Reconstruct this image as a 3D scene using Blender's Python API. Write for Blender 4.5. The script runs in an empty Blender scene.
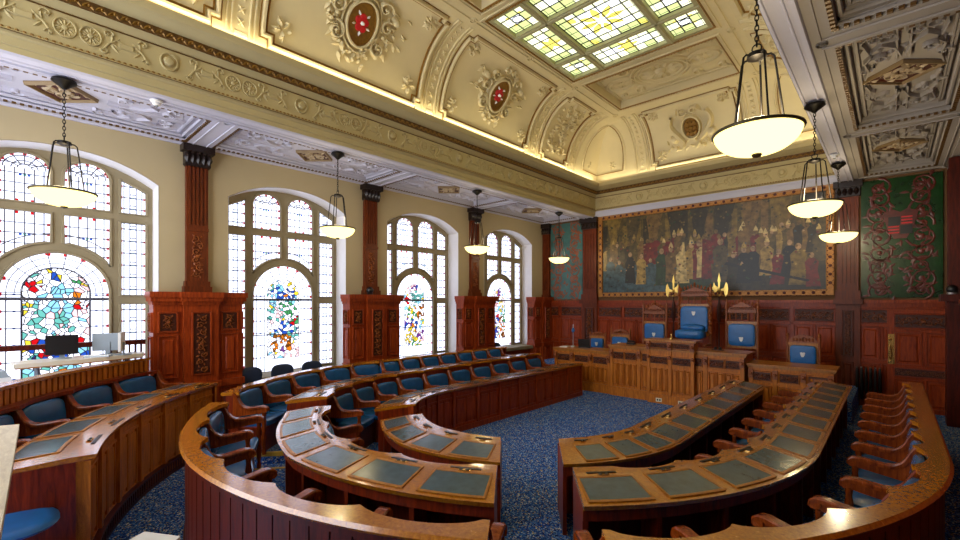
import bpy, math, random
from mathutils import Vector, Matrix
random.seed(7)
SC = bpy.context.scene
COL = SC.collection
PI = math.pi
sin, cos, rad = math.sin, math.cos, math.radians

# ------------------------------------------------------------------ materials
def lin(h):
    h = h.lstrip('#')
    o = []
    for i in (0, 2, 4):
        c = int(h[i:i+2], 16) / 255
        o.append(c/12.92 if c <= .04045 else ((c+.055)/1.055)**2.4)
    return (o[0], o[1], o[2], 1)

def nodes(name):
    m = bpy.data.materials.new(name)
    m.use_nodes = True
    nt = m.node_tree
    b = nt.nodes['Principled BSDF']
    return m, nt, b

def plain(name, col, rough=.5, metal=0, var=.12, scale=6, bump=0, spec=.5, coat=0):
    m, nt, b = nodes(name)
    N, L = nt.nodes.new, nt.links.new
    c = lin(col) if isinstance(col, str) else col
    tc = N('ShaderNodeTexCoord'); nz = N('ShaderNodeTexNoise')
    nz.inputs['Scale'].default_value = scale; nz.inputs['Detail'].default_value = 5
    L(tc.outputs['Object'], nz.inputs['Vector'])
    rp = N('ShaderNodeValToRGB')
    rp.color_ramp.elements[0].position = .3; rp.color_ramp.elements[1].position = .7
    rp.color_ramp.elements[0].color = tuple(x*(1-var) for x in c[:3]) + (1,)
    rp.color_ramp.elements[1].color = tuple(min(1, x*(1+var)) for x in c[:3]) + (1,)
    L(nz.outputs['Fac'], rp.inputs['Fac']); L(rp.outputs['Color'], b.inputs['Base Color'])
    b.inputs['Roughness'].default_value = rough; b.inputs['Metallic'].default_value = metal
    b.inputs['Specular IOR Level'].default_value = spec
    b.inputs['Coat Weight'].default_value = coat
    if bump:
        bp = N('ShaderNodeBump'); bp.inputs['Strength'].default_value = bump; bp.inputs['Distance'].default_value = .01
        L(nz.outputs['Fac'], bp.inputs['Height']); L(bp.outputs['Normal'], b.inputs['Normal'])
    return m

def wood(name, c1, c2, rough=.3, grain=(14, 14, 1.6), spec=.5, coat=.0, bump=.12):
    m, nt, b = nodes(name)
    N, L = nt.nodes.new, nt.links.new
    tc = N('ShaderNodeTexCoord'); mp = N('ShaderNodeMapping'); mp.inputs['Scale'].default_value = grain
    L(tc.outputs['Object'], mp.inputs['Vector'])
    nz = N('ShaderNodeTexNoise'); nz.inputs['Scale'].default_value = 2.2; nz.inputs['Detail'].default_value = 8
    nz.inputs['Roughness'].default_value = .65; nz.inputs['Distortion'].default_value = .6
    L(mp.outputs['Vector'], nz.inputs['Vector'])
    rp = N('ShaderNodeValToRGB')
    rp.color_ramp.elements[0].position = .32; rp.color_ramp.elements[1].position = .68
    rp.color_ramp.elements[0].color = lin(c1); rp.color_ramp.elements[1].color = lin(c2)
    L(nz.outputs['Fac'], rp.inputs['Fac']); L(rp.outputs['Color'], b.inputs['Base Color'])
    mr = N('ShaderNodeMapRange'); mr.inputs['To Min'].default_value = rough*.8; mr.inputs['To Max'].default_value = rough*1.3
    L(nz.outputs['Fac'], mr.inputs['Value']); L(mr.outputs['Result'], b.inputs['Roughness'])
    bp = N('ShaderNodeBump'); bp.inputs['Strength'].default_value = bump; bp.inputs['Distance'].default_value = .004
    L(nz.outputs['Fac'], bp.inputs['Height']); L(bp.outputs['Normal'], b.inputs['Normal'])
    b.inputs['Specular IOR Level'].default_value = spec
    b.inputs['Coat Weight'].default_value = coat; b.inputs['Coat Roughness'].default_value = .12; b.inputs['Coat IOR'].default_value = 1.65
    return m

def glow(name, col, strength, var=0, scale=3):
    m, nt, b = nodes(name)
    nt.nodes.remove(b)
    N, L = nt.nodes.new, nt.links.new
    e = N('ShaderNodeEmission'); e.inputs['Strength'].default_value = strength
    c = lin(col)
    e.inputs['Color'].default_value = c
    if var:
        tc = N('ShaderNodeTexCoord'); nz = N('ShaderNodeTexVoronoi'); nz.inputs['Scale'].default_value = scale
        L(tc.outputs['Object'], nz.inputs['Vector'])
        mx = N('ShaderNodeMixRGB'); mx.blend_type = 'MULTIPLY'; mx.inputs['Fac'].default_value = var
        mx.inputs['Color1'].default_value = c
        L(nz.outputs['Color'], mx.inputs['Color2']); L(mx.outputs['Color'], e.inputs['Color'])
    L(e.outputs['Emission'], nt.nodes['Material Output'].inputs['Surface'])
    return m

M = {}
M['oak_red'] = wood('red_oak', '#4c1405', '#8e300c', .3, spec=.35)
M['oak_dark'] = wood('dark_oak', '#300a03', '#5e1a06', .36, spec=.3)
M['oak_top'] = wood('polished_oak', '#97520a', '#c87e10', .24, grain=(16, 16, 16), spec=.6, coat=.85, bump=.02)
M['oak_arm'] = wood('arm_oak', '#5a1c06', '#9c4610', .24, spec=.4)
M['oak_pil'] = wood('pilaster_oak', '#4a1a08', '#7a3510', .36, spec=.3)
M['frame_gold'] = plain('orange_gilding', '#a8702a', .45, metal=.2, var=.2, scale=20)
M['ceil_shaded'] = plain('shaded_ceiling_plaster', '#9c9692', .75, var=.05, scale=2)  # dimness of the right aisle is put into this darker plaster colour
M['oak_gold'] = wood('golden_oak', '#8e4e0e', '#bb7a1e', .34)
M['oak_dais'] = wood('dais_oak', '#9c5216', '#d88428', .36, spec=.35)
M['oak_wall'] = wood('panel_oak', '#6e210a', '#ac4614', .34, spec=.3)
M['oak_deep'] = wood('deep_oak_and_recess_shade', '#351206', '#521d0b', .55)  # dark oak; behind carvings it paints the shade of the recesses
M['oak_carve'] = wood('carved_relief_oak', '#6e3010', '#a2581f', .42)
M['oak_pale'] = wood('pale_oak', '#b3a183', '#d8cbae', .4, grain=(3, 16, 16))
M['leather'] = plain('blue_leather', '#1a5a94', .26, var=.2, scale=9, bump=.12)
M['leather_bright'] = plain('bright_blue_leather', '#1763a8', .38, var=.12, scale=9, bump=.1)
M['leather_dark'] = plain('navy_cloth', '#1c2b46', .6)
M['pad'] = plain('slate_leather', '#44585f', .2, var=.22, scale=14, bump=.05, spec=.9)
M['reveal'] = plain('lit_reveal_white', '#f2f0f2', .5, var=.02)  # white carries the window light falling on the reveals
M['stone'] = plain('window_stone', '#93876a', .8, var=.1, scale=4, bump=.1)
M['plaster'] = plain('cream_wall_plaster', '#b8a985', .85, var=.03, scale=1.5)
M['ceil_white'] = plain('white_ceiling_plaster', '#bfbfd0', .75, var=.03, scale=2)
M['ceil_cream'] = plain('cream_ceiling_plaster', '#d3c69c', .7, var=.04, scale=2)
M['frieze'] = plain('buff_frieze_plaster', '#baab7c', .7, var=.04, scale=2)
M['ceil_shadow'] = plain('ceiling_line_paint', '#8c7a45', .7)
M['gilt'] = plain('dull_gilding', '#8a6420', .45, metal=.3, var=.2, scale=20)
M['gilt_dark'] = plain('brown_gilding', '#5e4118', .5, metal=.2, var=.3, scale=20)
M['gold'] = plain('bright_gold', '#c9a858', .3, metal=.8, var=.1)
M['brass'] = plain('brass', '#d1a860', .25, metal=1, var=.1)
M['silver'] = plain('silver_metal', '#c9c9c9', .3, metal=.9, var=.05)
M['iron'] = plain('black_iron', '#17130f', .45, metal=.6, var=.1)
M['bronze'] = plain('dark_bronze', '#4a4028', .4, metal=.6, var=.1)
M['black'] = plain('black_plastic', '#111214', .35, var=.1)
M['grey'] = plain('grey_plastic', '#8e99a3', .4, var=.05)
M['white'] = plain('white_plastic', '#e8e8e6', .4, var=.03)
M['laminate'] = plain('cream_laminate', '#e8e0cc', .3, var=.03)
M['red'] = plain('red_enamel', '#c4101c', .4, var=.1)
M['nosing'] = plain('yellow_nosing', '#c9a43a', .5, var=.1)
M['lead'] = plain('lead_came', '#565662', .5, var=.1)
M['capital'] = plain('ebony_capital', '#1c0c08', .4, var=.3, scale=20)

def carpet():
    m, nt, b = nodes('speckled_blue_carpet')
    N, L = nt.nodes.new, nt.links.new
    tc = N('ShaderNodeTexCoord')
    v = N('ShaderNodeTexVoronoi'); v.inputs['Scale'].default_value = 75
    L(tc.outputs['Object'], v.inputs['Vector'])
    sp = N('ShaderNodeSeparateColor'); L(v.outputs['Color'], sp.inputs['Color'])
    rp = N('ShaderNodeValToRGB'); rp.color_ramp.interpolation = 'CONSTANT'
    cs = [(0, '#1a3888'), (.25, '#2c5cb4'), (.48, '#4a84d0'), (.68, '#0e1a44'), (.75, '#8fb4dc'), (.84, '#c9b562'), (.89, '#2a5cb4'), (.95, '#e4e4dc')]
    e = rp.color_ramp.elements
    e[0].position = 0; e[0].color = lin(cs[0][1]); e[1].position = cs[1][0]; e[1].color = lin(cs[1][1])
    for p, c in cs[2:]:
        x = e.new(p); x.color = lin(c)
    L(sp.outputs['Red'], rp.inputs['Fac']); L(rp.outputs['Color'], b.inputs['Base Color'])
    b.inputs['Roughness'].default_value = .95; b.inputs['Specular IOR Level'].default_value = .1
    bp = N('ShaderNodeBump'); bp.inputs['Strength'].default_value = .5; bp.inputs['Distance'].default_value = .01
    L(v.outputs['Distance'], bp.inputs['Height']); L(bp.outputs['Normal'], b.inputs['Normal'])
    return m
M['carpet'] = carpet()

# ------------------------------------------------------------------ mesh builder
class MB:
    def __init__(s): s.v = []; s.f = []; s.m = []; s.s = []
    def add(s, vs, fs, mi=0, smooth=False, fn=None):
        o = len(s.v)
        s.v += [tuple(fn(*p)) for p in vs] if fn else [tuple(p) for p in vs]
        for f in fs:
            s.f.append(tuple(i+o for i in f)); s.m.append(mi); s.s.append(smooth)
        return s
    def box(s, a, b, mi=0, fn=None):
        (x0, y0, z0), (x1, y1, z1) = a, b
        vs = [(x0,y0,z0),(x1,y0,z0),(x1,y1,z0),(x0,y1,z0),(x0,y0,z1),(x1,y0,z1),(x1,y1,z1),(x0,y1,z1)]
        return s.add(vs, [(3,2,1,0),(4,5,6,7),(0,1,5,4),(1,2,6,5),(2,3,7,6),(3,0,4,7)], mi, False, fn)
    def frus(s, a, b, t, mi=0, fn=None):
        # box whose far side (last axis max) is inset by t
        (x0, y0, z0), (x1, y1, z1) = a, b
        vs = [(x0,y0,z0),(x1,y0,z0),(x1,y1,z0),(x0,y1,z0),(x0+t,y0+t,z1),(x1-t,y0+t,z1),(x1-t,y1-t,z1),(x0+t,y1-t,z1)]
        return s.add(vs, [(3,2,1,0),(4,5,6,7),(0,1,5,4),(1,2,6,5),(2,3,7,6),(3,0,4,7)], mi, False, fn)
    def tube(s, pts, r, n=8, mi=0, closed=False, fn=None, flat=1.0):
        P = [Vector(p) for p in pts]; k = len(P)
        if k < 2: return s
        vs = []; ref = None
        for i in range(k):
            if closed: t = P[(i+1) % k] - P[i-1]
            else: t = P[min(i+1, k-1)] - P[max(i-1, 0)]
            t = t.normalized() if t.length > 1e-9 else Vector((0,0,1))
            if ref is None: ref = Vector((0,0,1)) if abs(t.z) < .9 else Vector((1,0,0))
            u = t.cross(ref); u = u.normalized() if u.length > 1e-6 else t.orthogonal().normalized()
            w = u.cross(t).normalized(); ref = w
            rr = r[i] if isinstance(r, (list, tuple)) else r
            for j in range(n):
                a = 2*PI*j/n
                vs.append(P[i] + u*cos(a)*rr + w*sin(a)*rr*flat)
        fs = []
        for i in range(k if closed else k-1):
            for j in range(n):
                a = i*n+j; b2 = i*n+(j+1) % n; c = ((i+1) % k)*n+(j+1) % n; d = ((i+1) % k)*n+j
                fs.append((a, d, c, b2))
        if not closed:
            fs.append(tuple(range(n))); fs.append(tuple(reversed([(k-1)*n+j for j in range(n)])))
        return s.add(vs, fs, mi, True, fn)
    def lathe(s, prof, c=(0,0,0), n=20, mi=0, fn=None):
        vs = []; k = len(prof)
        for r, z in prof:
            for j in range(n):
                a = 2*PI*j/n; vs.append((c[0]+r*cos(a), c[1]+r*sin(a), c[2]+z))
        fs = []
        for i in range(k-1):
            for j in range(n):
                fs.append((i*n+j, i*n+(j+1) % n, (i+1)*n+(j+1) % n, (i+1)*n+j))
        fs.append(tuple(reversed(range(n)))); fs.append(tuple((k-1)*n+j for j in range(n)))
        return s.add(vs, fs, mi, True, fn)
    def ball(s, c, r, mi=0, n=8, m=6, fn=None):
        rx, ry, rz = r if isinstance(r, (list, tuple)) else (r, r, r)
        vs = [(c[0], c[1], c[2]-rz)]
        for i in range(1, m):
            t = -PI/2+PI*i/m
            for j in range(n):
                a = 2*PI*j/n; vs.append((c[0]+rx*cos(t)*cos(a), c[1]+ry*cos(t)*sin(a), c[2]+rz*sin(t)))
        vs.append((c[0], c[1], c[2]+rz)); L = len(vs)-1
        fs = [(0, 1+(j+1) % n, 1+j) for j in range(n)]
        for i in range(m-2):
            for j in range(n):
                fs.append((1+i*n+j, 1+i*n+(j+1) % n, 1+(i+1)*n+(j+1) % n, 1+(i+1)*n+j))
        fs += [(L, 1+(m-2)*n+j, 1+(m-2)*n+(j+1) % n) for j in range(n)]
        return s.add(vs, fs, mi, True, fn)
    def pillow(s, c, h, e=.35, mi=0, n=20, m=10, fn=None):
        # superellipsoid cushion, half sizes h
        def p(x): return math.copysign(abs(x)**e, x)
        vs = []; k = 0
        for i in range(m+1):
            t = -PI/2+PI*i/m
            for j in range(n):
                a = 2*PI*j/n
                vs.append((c[0]+h[0]*p(cos(t))*p(cos(a)), c[1]+h[1]*p(cos(t))*p(sin(a)), c[2]+h[2]*p(sin(t))))
        fs = []
        for i in range(m):
            for j in range(n):
                fs.append((i*n+j, i*n+(j+1) % n, (i+1)*n+(j+1) % n, (i+1)*n+j))
        return s.add(vs, fs, mi, True, fn)
    def prism(s, loop, d0, d1, mi=0, fn=None, smooth=False):
        # loop of (a,b) extruded over third coordinate
        n = len(loop)
        vs = [(a, b, d0) for a, b in loop]+[(a, b, d1) for a, b in loop]
        fs = [tuple(range(n)), tuple(reversed(range(n, 2*n)))]
        fs += [(i, i+n, (i+1) % n+n, (i+1) % n) for i in range(n)]
        return s.add(vs, fs, mi, smooth, fn)
    def build(s, name, mat, parent=None, sharp=35, mesh_name=None):
        me = bpy.data.meshes.new(name)
        me.from_pydata(s.v, [], s.f)
        ms = mat if isinstance(mat, (list, tuple)) else [mat]
        for x in ms: me.materials.append(M[x] if isinstance(x, str) else x)
        if len(ms) > 1: me.polygons.foreach_set('material_index', s.m)
        import bmesh
        bm = bmesh.new(); bm.from_mesh(me)
        bmesh.ops.recalc_face_normals(bm, faces=bm.faces); bm.to_mesh(me); bm.free()
        me.polygons.foreach_set('use_smooth', [True]*len(me.polygons))
        me.set_sharp_from_angle(angle=rad(sharp))
        me.update()
        o = bpy.data.objects.new(name, me); COL.objects.link(o)
        if parent: o.parent = parent
        return o

def plate(mb, loops, d0, d1, fn, mi=0):
    # 2-D outline(s) with holes (even-odd), thickness d0..d1, mapped by fn(a,b,d)
    cu = bpy.data.curves.new('plate', 'CURVE'); cu.dimensions = '2D'; cu.fill_mode = 'BOTH'; cu.extrude = .5
    for lp in loops:
        sp = cu.splines.new('POLY'); sp.points.add(len(lp)-1)
        for i, (a, b) in enumerate(lp): sp.points[i].co = (a, b, 0, 1)
        sp.use_cyclic_u = True
    o = bpy.data.objects.new('plate', cu); COL.objects.link(o)
    dg = bpy.context.evaluated_depsgraph_get(); dg.update()
    me = bpy.data.meshes.new_from_object(o.evaluated_get(dg))
    vs = [(v.co.x, v.co.y, d0 if v.co.z < 0 else d1) for v in me.vertices]
    fs = [tuple(p.vertices) for p in me.polygons]
    bpy.data.objects.remove(o); bpy.data.curves.remove(cu); bpy.data.meshes.remove(me)
    mb.add(vs, fs, mi, False, fn)

def tag(o, label, cat, group=None, kind=None):
    if kind: o['kind'] = kind
    if label: o['label'] = label
    if cat: o['category'] = cat
    if group: o['group'] = group
    return o
def empty(name, loc=(0,0,0), rz=0, label=None, cat=None, group=None, kind=None):
    o = bpy.data.objects.new(name, None); COL.objects.link(o)
    o.location = loc; o.rotation_euler = (0, 0, rz); o.empty_display_size = .1
    return tag(o, label, cat, group, kind)
def struct(o, label=None):
    o['kind'] = 'structure'
    if label: o['label'] = label
    return o
def dup(root, loc=None, rz=None, label=None, sx=None, drop=()):
    r = root.copy(); COL.objects.link(r)
    if loc is not None: r.location = loc
    if rz is not None: r.rotation_euler = (0, 0, rz)
    if sx is not None: r.scale = (sx, 1, 1)
    if label: r['label'] = label
    for ch in list(root.children):
        if ch.name.split('.')[0] in drop: continue
        c = ch.copy(); COL.objects.link(c); c.parent = r
        for g in list(ch.children):
            d = g.copy(); COL.objects.link(d); d.parent = c
    return r

# ------------------------------------------------------------------ relief primitives in (u,v,h), mapped by fn
def leaf(mb, u, v, ang, ln, wd, h, fn, mi=0, curl=0):
    ca, sa = cos(ang), sin(ang)
    sh = [(0,0),(.18,.55),(.45,1),(.75,.7),(1,0),(.75,-.7),(.45,-1),(.18,-.55)]
    vs = []
    for a, b in sh:
        x = a*ln; y = b*wd/2 + curl*ln*a*a
        vs.append((u+x*ca-y*sa, v+x*sa+y*ca, 0))
    y = curl*ln*.2
    vs.append((u+.42*ln*ca-y*sa, v+.42*ln*sa+y*ca, h))
    mb.add(vs, [(i, (i+1) % 8, 8) for i in range(8)], mi, True, fn)
def knob(mb, u, v, r, h, fn, mi=0, n=10):
    vs = [(u+r*cos(2*PI*i/n), v+r*sin(2*PI*i/n), 0) for i in range(n)]
    vs += [(u+.7*r*cos(2*PI*i/n), v+.7*r*sin(2*PI*i/n), h*.75) for i in range(n)] + [(u, v, h)]
    fs = [(i, (i+1) % n, n+(i+1) % n, n+i) for i in range(n)] + [(n+i, n+(i+1) % n, 2*n) for i in range(n)]
    mb.add(vs, fs, mi, True, fn)
def ribbon(mb, pts, w, h, fn, mi=0, closed=False):
    # raised rounded strip along (u,v) points; w may be a list
    k = len(pts); vs = []
    for i, (u, v) in enumerate(pts):
        if closed: a = pts[i-1]; b = pts[(i+1) % k]
        else: a = pts[max(i-1, 0)]; b = pts[min(i+1, k-1)]
        dx, dy = b[0]-a[0], b[1]-a[1]; L = math.hypot(dx, dy) or 1
        nx, ny = -dy/L, dx/L; ww = (w[i] if isinstance(w, (list, tuple)) else w)/2
        vs += [(u+nx*ww, v+ny*ww, 0), (u+nx*ww*.5, v+ny*ww*.5, h), (u-nx*ww*.5, v-ny*ww*.5, h), (u-nx*ww, v-ny*ww, 0)]
    fs = []
    for i in range(k if closed else k-1):
        a = 4*i; b = 4*((i+1) % k)
        fs += [(a+j, a+j+1, b+j+1, b+j) for j in range(3)]
    mb.add(vs, fs, mi, True, fn)
def spiral(u, v, r0, r1, a0, turns, n=18):
    return [(u+(r0+(r1-r0)*t)*cos(a0+turns*2*PI*t), v+(r0+(r1-r0)*t)*sin(a0+turns*2*PI*t)) for t in [i/n for i in range(n+1)]]
def scroll(mb, u, v, r, a0, turns, w, h, fn, mi=0):
    n = 16; ps = spiral(u, v, r, r*.15, a0, turns, n)
    ribbon(mb, ps, [w*(1-.5*i/n) for i in range(n+1)], h, fn, mi)
    knob(mb, u, v, r*.22, h*1.2, fn, mi, 6)
def ellipse(u, v, a, b, n=28): return [(u+a*cos(2*PI*i/n), v+b*sin(2*PI*i/n)) for i in range(n)]
def carve(mb, u0, u1, v0, v1, h, fn, mi=0, seed=0):
    # symmetrical carved foliage filling a rectangle
    W, H = u1-u0, v1-v0; cu, cv = (u0+u1)/2, (v0+v1)/2
    rnd = random.Random(seed)
    if W >= H:
        k = max(1, round(W/H/1.1)); step = W/(2*k)
        knob(mb, cu, cv, H*.16, h*1.3, fn, mi, 8)
        for sg in (-1, 1):
            for i in range(k):
                c = cu+sg*(i+.55)*step; sv = 1 if (i % 2) else -1
                scroll(mb, c, cv+sv*H*.12, H*.26, rnd.random()*6, 1.3*sg, H*.1, h, fn, mi)
                for a in (.6, 2.2, 3.7, 5.3):
                    leaf(mb, c+cos(a)*H*.1, cv+sin(a)*H*.2, a, H*.3, H*.14, h, fn, mi, .2*sg)
    else:
        k = max(1, round(H/W/1.1)); step = H/(2*k)
        knob(mb, cu, cv, W*.16, h*1.3, fn, mi, 8)
        for sg in (-1, 1):
            for i in range(k):
                c = cv+sg*(i+.55)*step; su = 1 if (i % 2) else -1
                scroll(mb, cu+su*W*.12, c, W*.26, rnd.random()*6, 1.3*sg, W*.1, h, fn, mi)
                for a in (.6, 2.2, 3.7, 5.3):
                    leaf(mb, cu+cos(a)*W*.2, c+sin(a)*W*.1, a, W*.3, W*.14, h, fn, mi, .2*sg)
def panel(mbf, mbc, u0, u1, v0, v1, fn, kind='plain', d=0.0, seed=0, mf=0, mc=0):
    # recessed field with bead moulding; carved or raised centre. fn(u,v,depth) with depth outwards
    t = min(.04, (u1-u0)*.14, (v1-v0)*.14)
    lp = [(u0, v0), (u1, v0), (u1, v1), (u0, v1)]
    ribbon(mbf, lp, t, .034, lambda a, b, c: fn(a, b, d+c), mf, closed=True)
    if kind == 'carved':
        mbc.add([(u0+t*.5, v0+t*.5, d+.002), (u1-t*.5, v0+t*.5, d+.002), (u1-t*.5, v1-t*.5, d+.002), (u0+t*.5, v1-t*.5, d+.002)], [(0, 1, 2, 3)], 1, False, fn)  # dark backing colour stands in for shade behind the relief
        carve(mbc, u0+t, u1-t, v0+t, v1-t, .045, lambda a, b, c: fn(a, b, d+.002+c), mc, seed)
    else:
        g = t*1.3; q = min(.045, (u1-u0)*.2)
        mbf.frus((u0+g, v0+g, d), (u1-g, v1-g, d+.022), q*.6, mf, fn)
# ------------------------------------------------------------------ setting
XL, XR, YE, YB = -9.69, 1.05, 14.0, -3.0
X0, YC = -4.22, 5.6
WC = [.64, 4.38, 8.17, 11.93]         # window centres along the left wall
PIL = [2.52, 6.33, 10.12]             # piers between them
fl = MB().box((XL-.8, YB, -.12), (XR+.3, YE+.3, 0)).build('floor', 'carpet'); struct(fl)

def arch_loop(c, hw, z0, zs, za, n=14):
    # rectangle with a shallow segmental head
    lp = [(c-hw, z0), (c+hw, z0)]
    for i in range(n+1):
        t = 1-2*i/n
        lp.append((c+hw*t, zs+(za-zs)*(1-abs(t)**2.3)))
    return lp
LW = lambda x: (lambda a, b, d: (x+d, a, b))
def F_left(x): return lambda a, b, d: (x+d, a, b)          # faces +X
wl = MB()
plate(wl, [[(YB, 0), (YE+.3, 0), (YE+.3, 5.6), (YB, 5.6)]]+[arch_loop(c, 1.3, .85, 4.55, 4.93) for c in WC], -.75, 0, F_left(XL))
wl = struct(wl.build('wall_left', 'plaster'))
mb = MB()
mb.box((XL, YB, 0), (XL+.05, YE, .8))
mb.box((XL, YB, .8), (XL+.09, YE, .86))
for c in WC:                                                # panelled dado under each window
    for i in range(4):
        a = c-1.2+i*.6
        mb.frus((a+.05, .18, .05), (a+.55, .72, .065), .03, 0, F_left(XL))
struct(mb.build('dado', 'oak_wall', wl))

struct(MB().box((-3.4, YB-.25, 0), (XR+.25, YB, 8.4)).build('wall_light_block', 'plaster'))  # unseen partial wall, added to keep fill light off the near right side
# right wall, end wall
wr = struct(MB().box((XR, YB, 0), (XR+.25, YE+.3, 5.6)).build('wall_right', plain('maroon_wall', '#33100c', .7, var=.2)))
mb = MB(); mc = MB()
FR = lambda a, b, d: (XR-d, a, b)
mb.box((YB, 0, 0), (YE, 2.42, .04), 0, FR); mb.box((YB, 2.42, 0), (YE, 2.5, .12), 0, FR); mb.box((YB, 0, 0), (YE, .2, .07), 0, FR)
y = YE-.75
while y > YB+.5:
    panel(mb, mc, y-.6, y-.05, 2.02, 2.35, FR, 'carved', .04, int(y*9)); panel(mb, mc, y-.6, y-.05, 1.05, 1.95, FR, 'plain', .04); panel(mb, mc, y-.6, y-.05, .25, .98, FR, 'plain', .04)
    y -= .65
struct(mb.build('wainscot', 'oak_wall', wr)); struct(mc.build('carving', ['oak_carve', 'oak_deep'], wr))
mb = MB(); mb.box((XR-.24, 12.75, 2.5), (XR, 13.05, 5.3)); mb.box((XR-.27, 12.7, 0), (XR, 13.1, 2.46)); mb.box((XR-.36, 12.6, 2.46), (XR, 13.2, 2.6))
for i in range(4): mb.box((XR-.25, 12.78+i*.07, 2.8), (XR-.23, 12.81+i*.07, 5.1))
p = struct(mb.build('trim_1', 'oak_dark'))

we = struct(MB().box((XL-.8, YE, 0), (XR+.25, YE+.3, 6.6)).build('wall_end', plain('end_wall_plaster', '#6b4a2a', .8)))
FE = lambda a, b, d: (a, YE-d, b)
mb = MB(); mc = MB()
def field(u0, u1, cols):
    mb.box((u0, 0, 0), (u1, 2.4, .04), 0, FE)
    mb.box((u0, 2.34, 0), (u1, 2.42, .08), 0, FE); mb.box((u0, 2.42, 0), (u1, 2.5, .15), 0, FE); mb.box((u0, 0, 0), (u1, .22, .08), 0, FE)
    w = (u1-u0)/cols
    for i in range(cols):
        a, b = u0+i*w+.05, u0+(i+1)*w-.05; m = (a+b)/2
        panel(mb, mc, a, b, 1.95, 2.28, FE, 'carved', .04, i+int(u0*10))
        for s, t in ((a, m-.03), (m+.03, b)):
            panel(mb, mc, s, t, 1.12, 1.86, FE, 'plain', .04)
            panel(mb, mc, s, t, .3, 1.0, FE, 'plain', .04)
        mb.box((u0+i*w-.035, .22, .04), (u0+i*w+.035, 2.34, .055), 0, FE)
    mb.box((u0, 1.88, .04), (u1, 1.94, .055), 0, FE); mb.box((u0, 1.03, .04), (u1, 1.09, .06), 0, FE)
field(-9.69, -8.95, 1); field(-8.95, -8.0, 1); field(-7.45, -1.0, 7); field(-.62, 1.05, 2)
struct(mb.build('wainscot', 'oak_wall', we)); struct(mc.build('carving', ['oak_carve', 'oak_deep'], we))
# pilasters on the end wall
for i, (a, b) in enumerate(((-7.98, -7.46), (-1.0, -.6), (-9.69, -9.4))):
    mb = MB(); mc = MB()
    if i < 2:
        mb.box((a-.03, 0, 0), (b+.03, 2.4, .12), 0, FE); mb.box((a-.08, 2.4, 0), (b+.08, 2.52, .22), 0, FE)
        panel(mb, mc, a+.1, b-.1, 1.15, 2.25, FE, 'carved', .12, i); panel(mb, mc, a+.1, b-.1, .3, 1.0, FE, 'plain', .12)
    mb.box((a, 2.5, 0), (b, 5.3, .1), 0, FE); mb.box((a-.04, 2.5, 0), (b+.04, 2.72, .15), 0, FE)
    for k in range(4):
        u = a+.06+k*(b-a-.12)/3.6
        mb.box((u, 2.9, .1), (u+.035, 4.8, .125), 0, FE)
    t = struct(mb.build('trim_2', 'oak_pil'))
    if mc.v: struct(mc.build('carving', ['oak_carve', 'oak_deep'], t))
    k = MB(); k.box((a-.03, 4.98, 0), (b+.03, 5.34, .16), 0, FE); k.box((a-.07, 5.2, 0), (b+.07, 5.36, .22), 0, FE)
    for j in range(4):
        leaf(k, a+.04+j*(b-a-.08)/3, 5.0, PI/2, .2, .11, .07, lambda u, v, h: FE(u, v, .16+h))
    struct(k.build('capital', 'capital', t))

# ------------------------------------------------------------------ piers and pilasters between the windows
XP = XL+.29
def pier(y0, left=True, right=True):
    mb = MB(); mc = MB()
    segs = []
    if left: segs.append((y0-.72, y0-.28, 0))
    segs.append((y0-.28, y0+.28, .08))
    if right: segs.append((y0+.28, y0+.72, 0))
    for a, b, d in segs:
        x1 = XP+d
        F = lambda u, v, h, x1=x1: (x1+h, u, v)
        mb.box((XL-.02, a, 0), (x1, b, 2.42))
        mb.box((XL-.02, a-.02, 2.40), (x1+.03, b+.02, 2.46)); mb.box((XL-.02, a-.05, 2.46), (x1+.08, b+.05, 2.53)); mb.box((XL-.02, a-.07, 2.53), (x1+.11, b+.07, 2.63))
        mb.box((XL-.02, a-.03, .86), (x1+.05, b+.03, .98)); mb.box((XL-.02, a-.02, 0), (x1+.03, b+.02, .2))
        if d: panel(mb, mc, a+.13, b-.13, 1.12, 2.26, F, 'carved', 0, int(y0*3)); panel(mb, mc, a+.1, b-.1, .28, .82, F, 'plain')
        else:
            panel(mb, mc, a+.08, b-.08, 1.92, 2.26, F, 'carved', 0, int(a*7)); panel(mb, mc, a+.08, b-.08, 1.1, 1.84, F, 'plain'); panel(mb, mc, a+.08, b-.08, .28, .82, F, 'plain')
        # sides of the pier, towards the windows
        for sg, yy in ((-1, a), (1, b)):
            if d: continue
            G = lambda u, v, h, yy=yy, sg=sg: (u, yy+sg*h, v)
            panel(mb, mc, XL+.04, x1-.04, 1.92, 2.26, G, 'carved', 0, 3); panel(mb, mc, XL+.04, x1-.04, 1.1, 1.84, G, 'plain')
    p = struct(mb.build('trim_3', 'oak_wall')); struct(mc.build('carving', ['oak_carve', 'oak_deep'], p))
    return p
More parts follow.
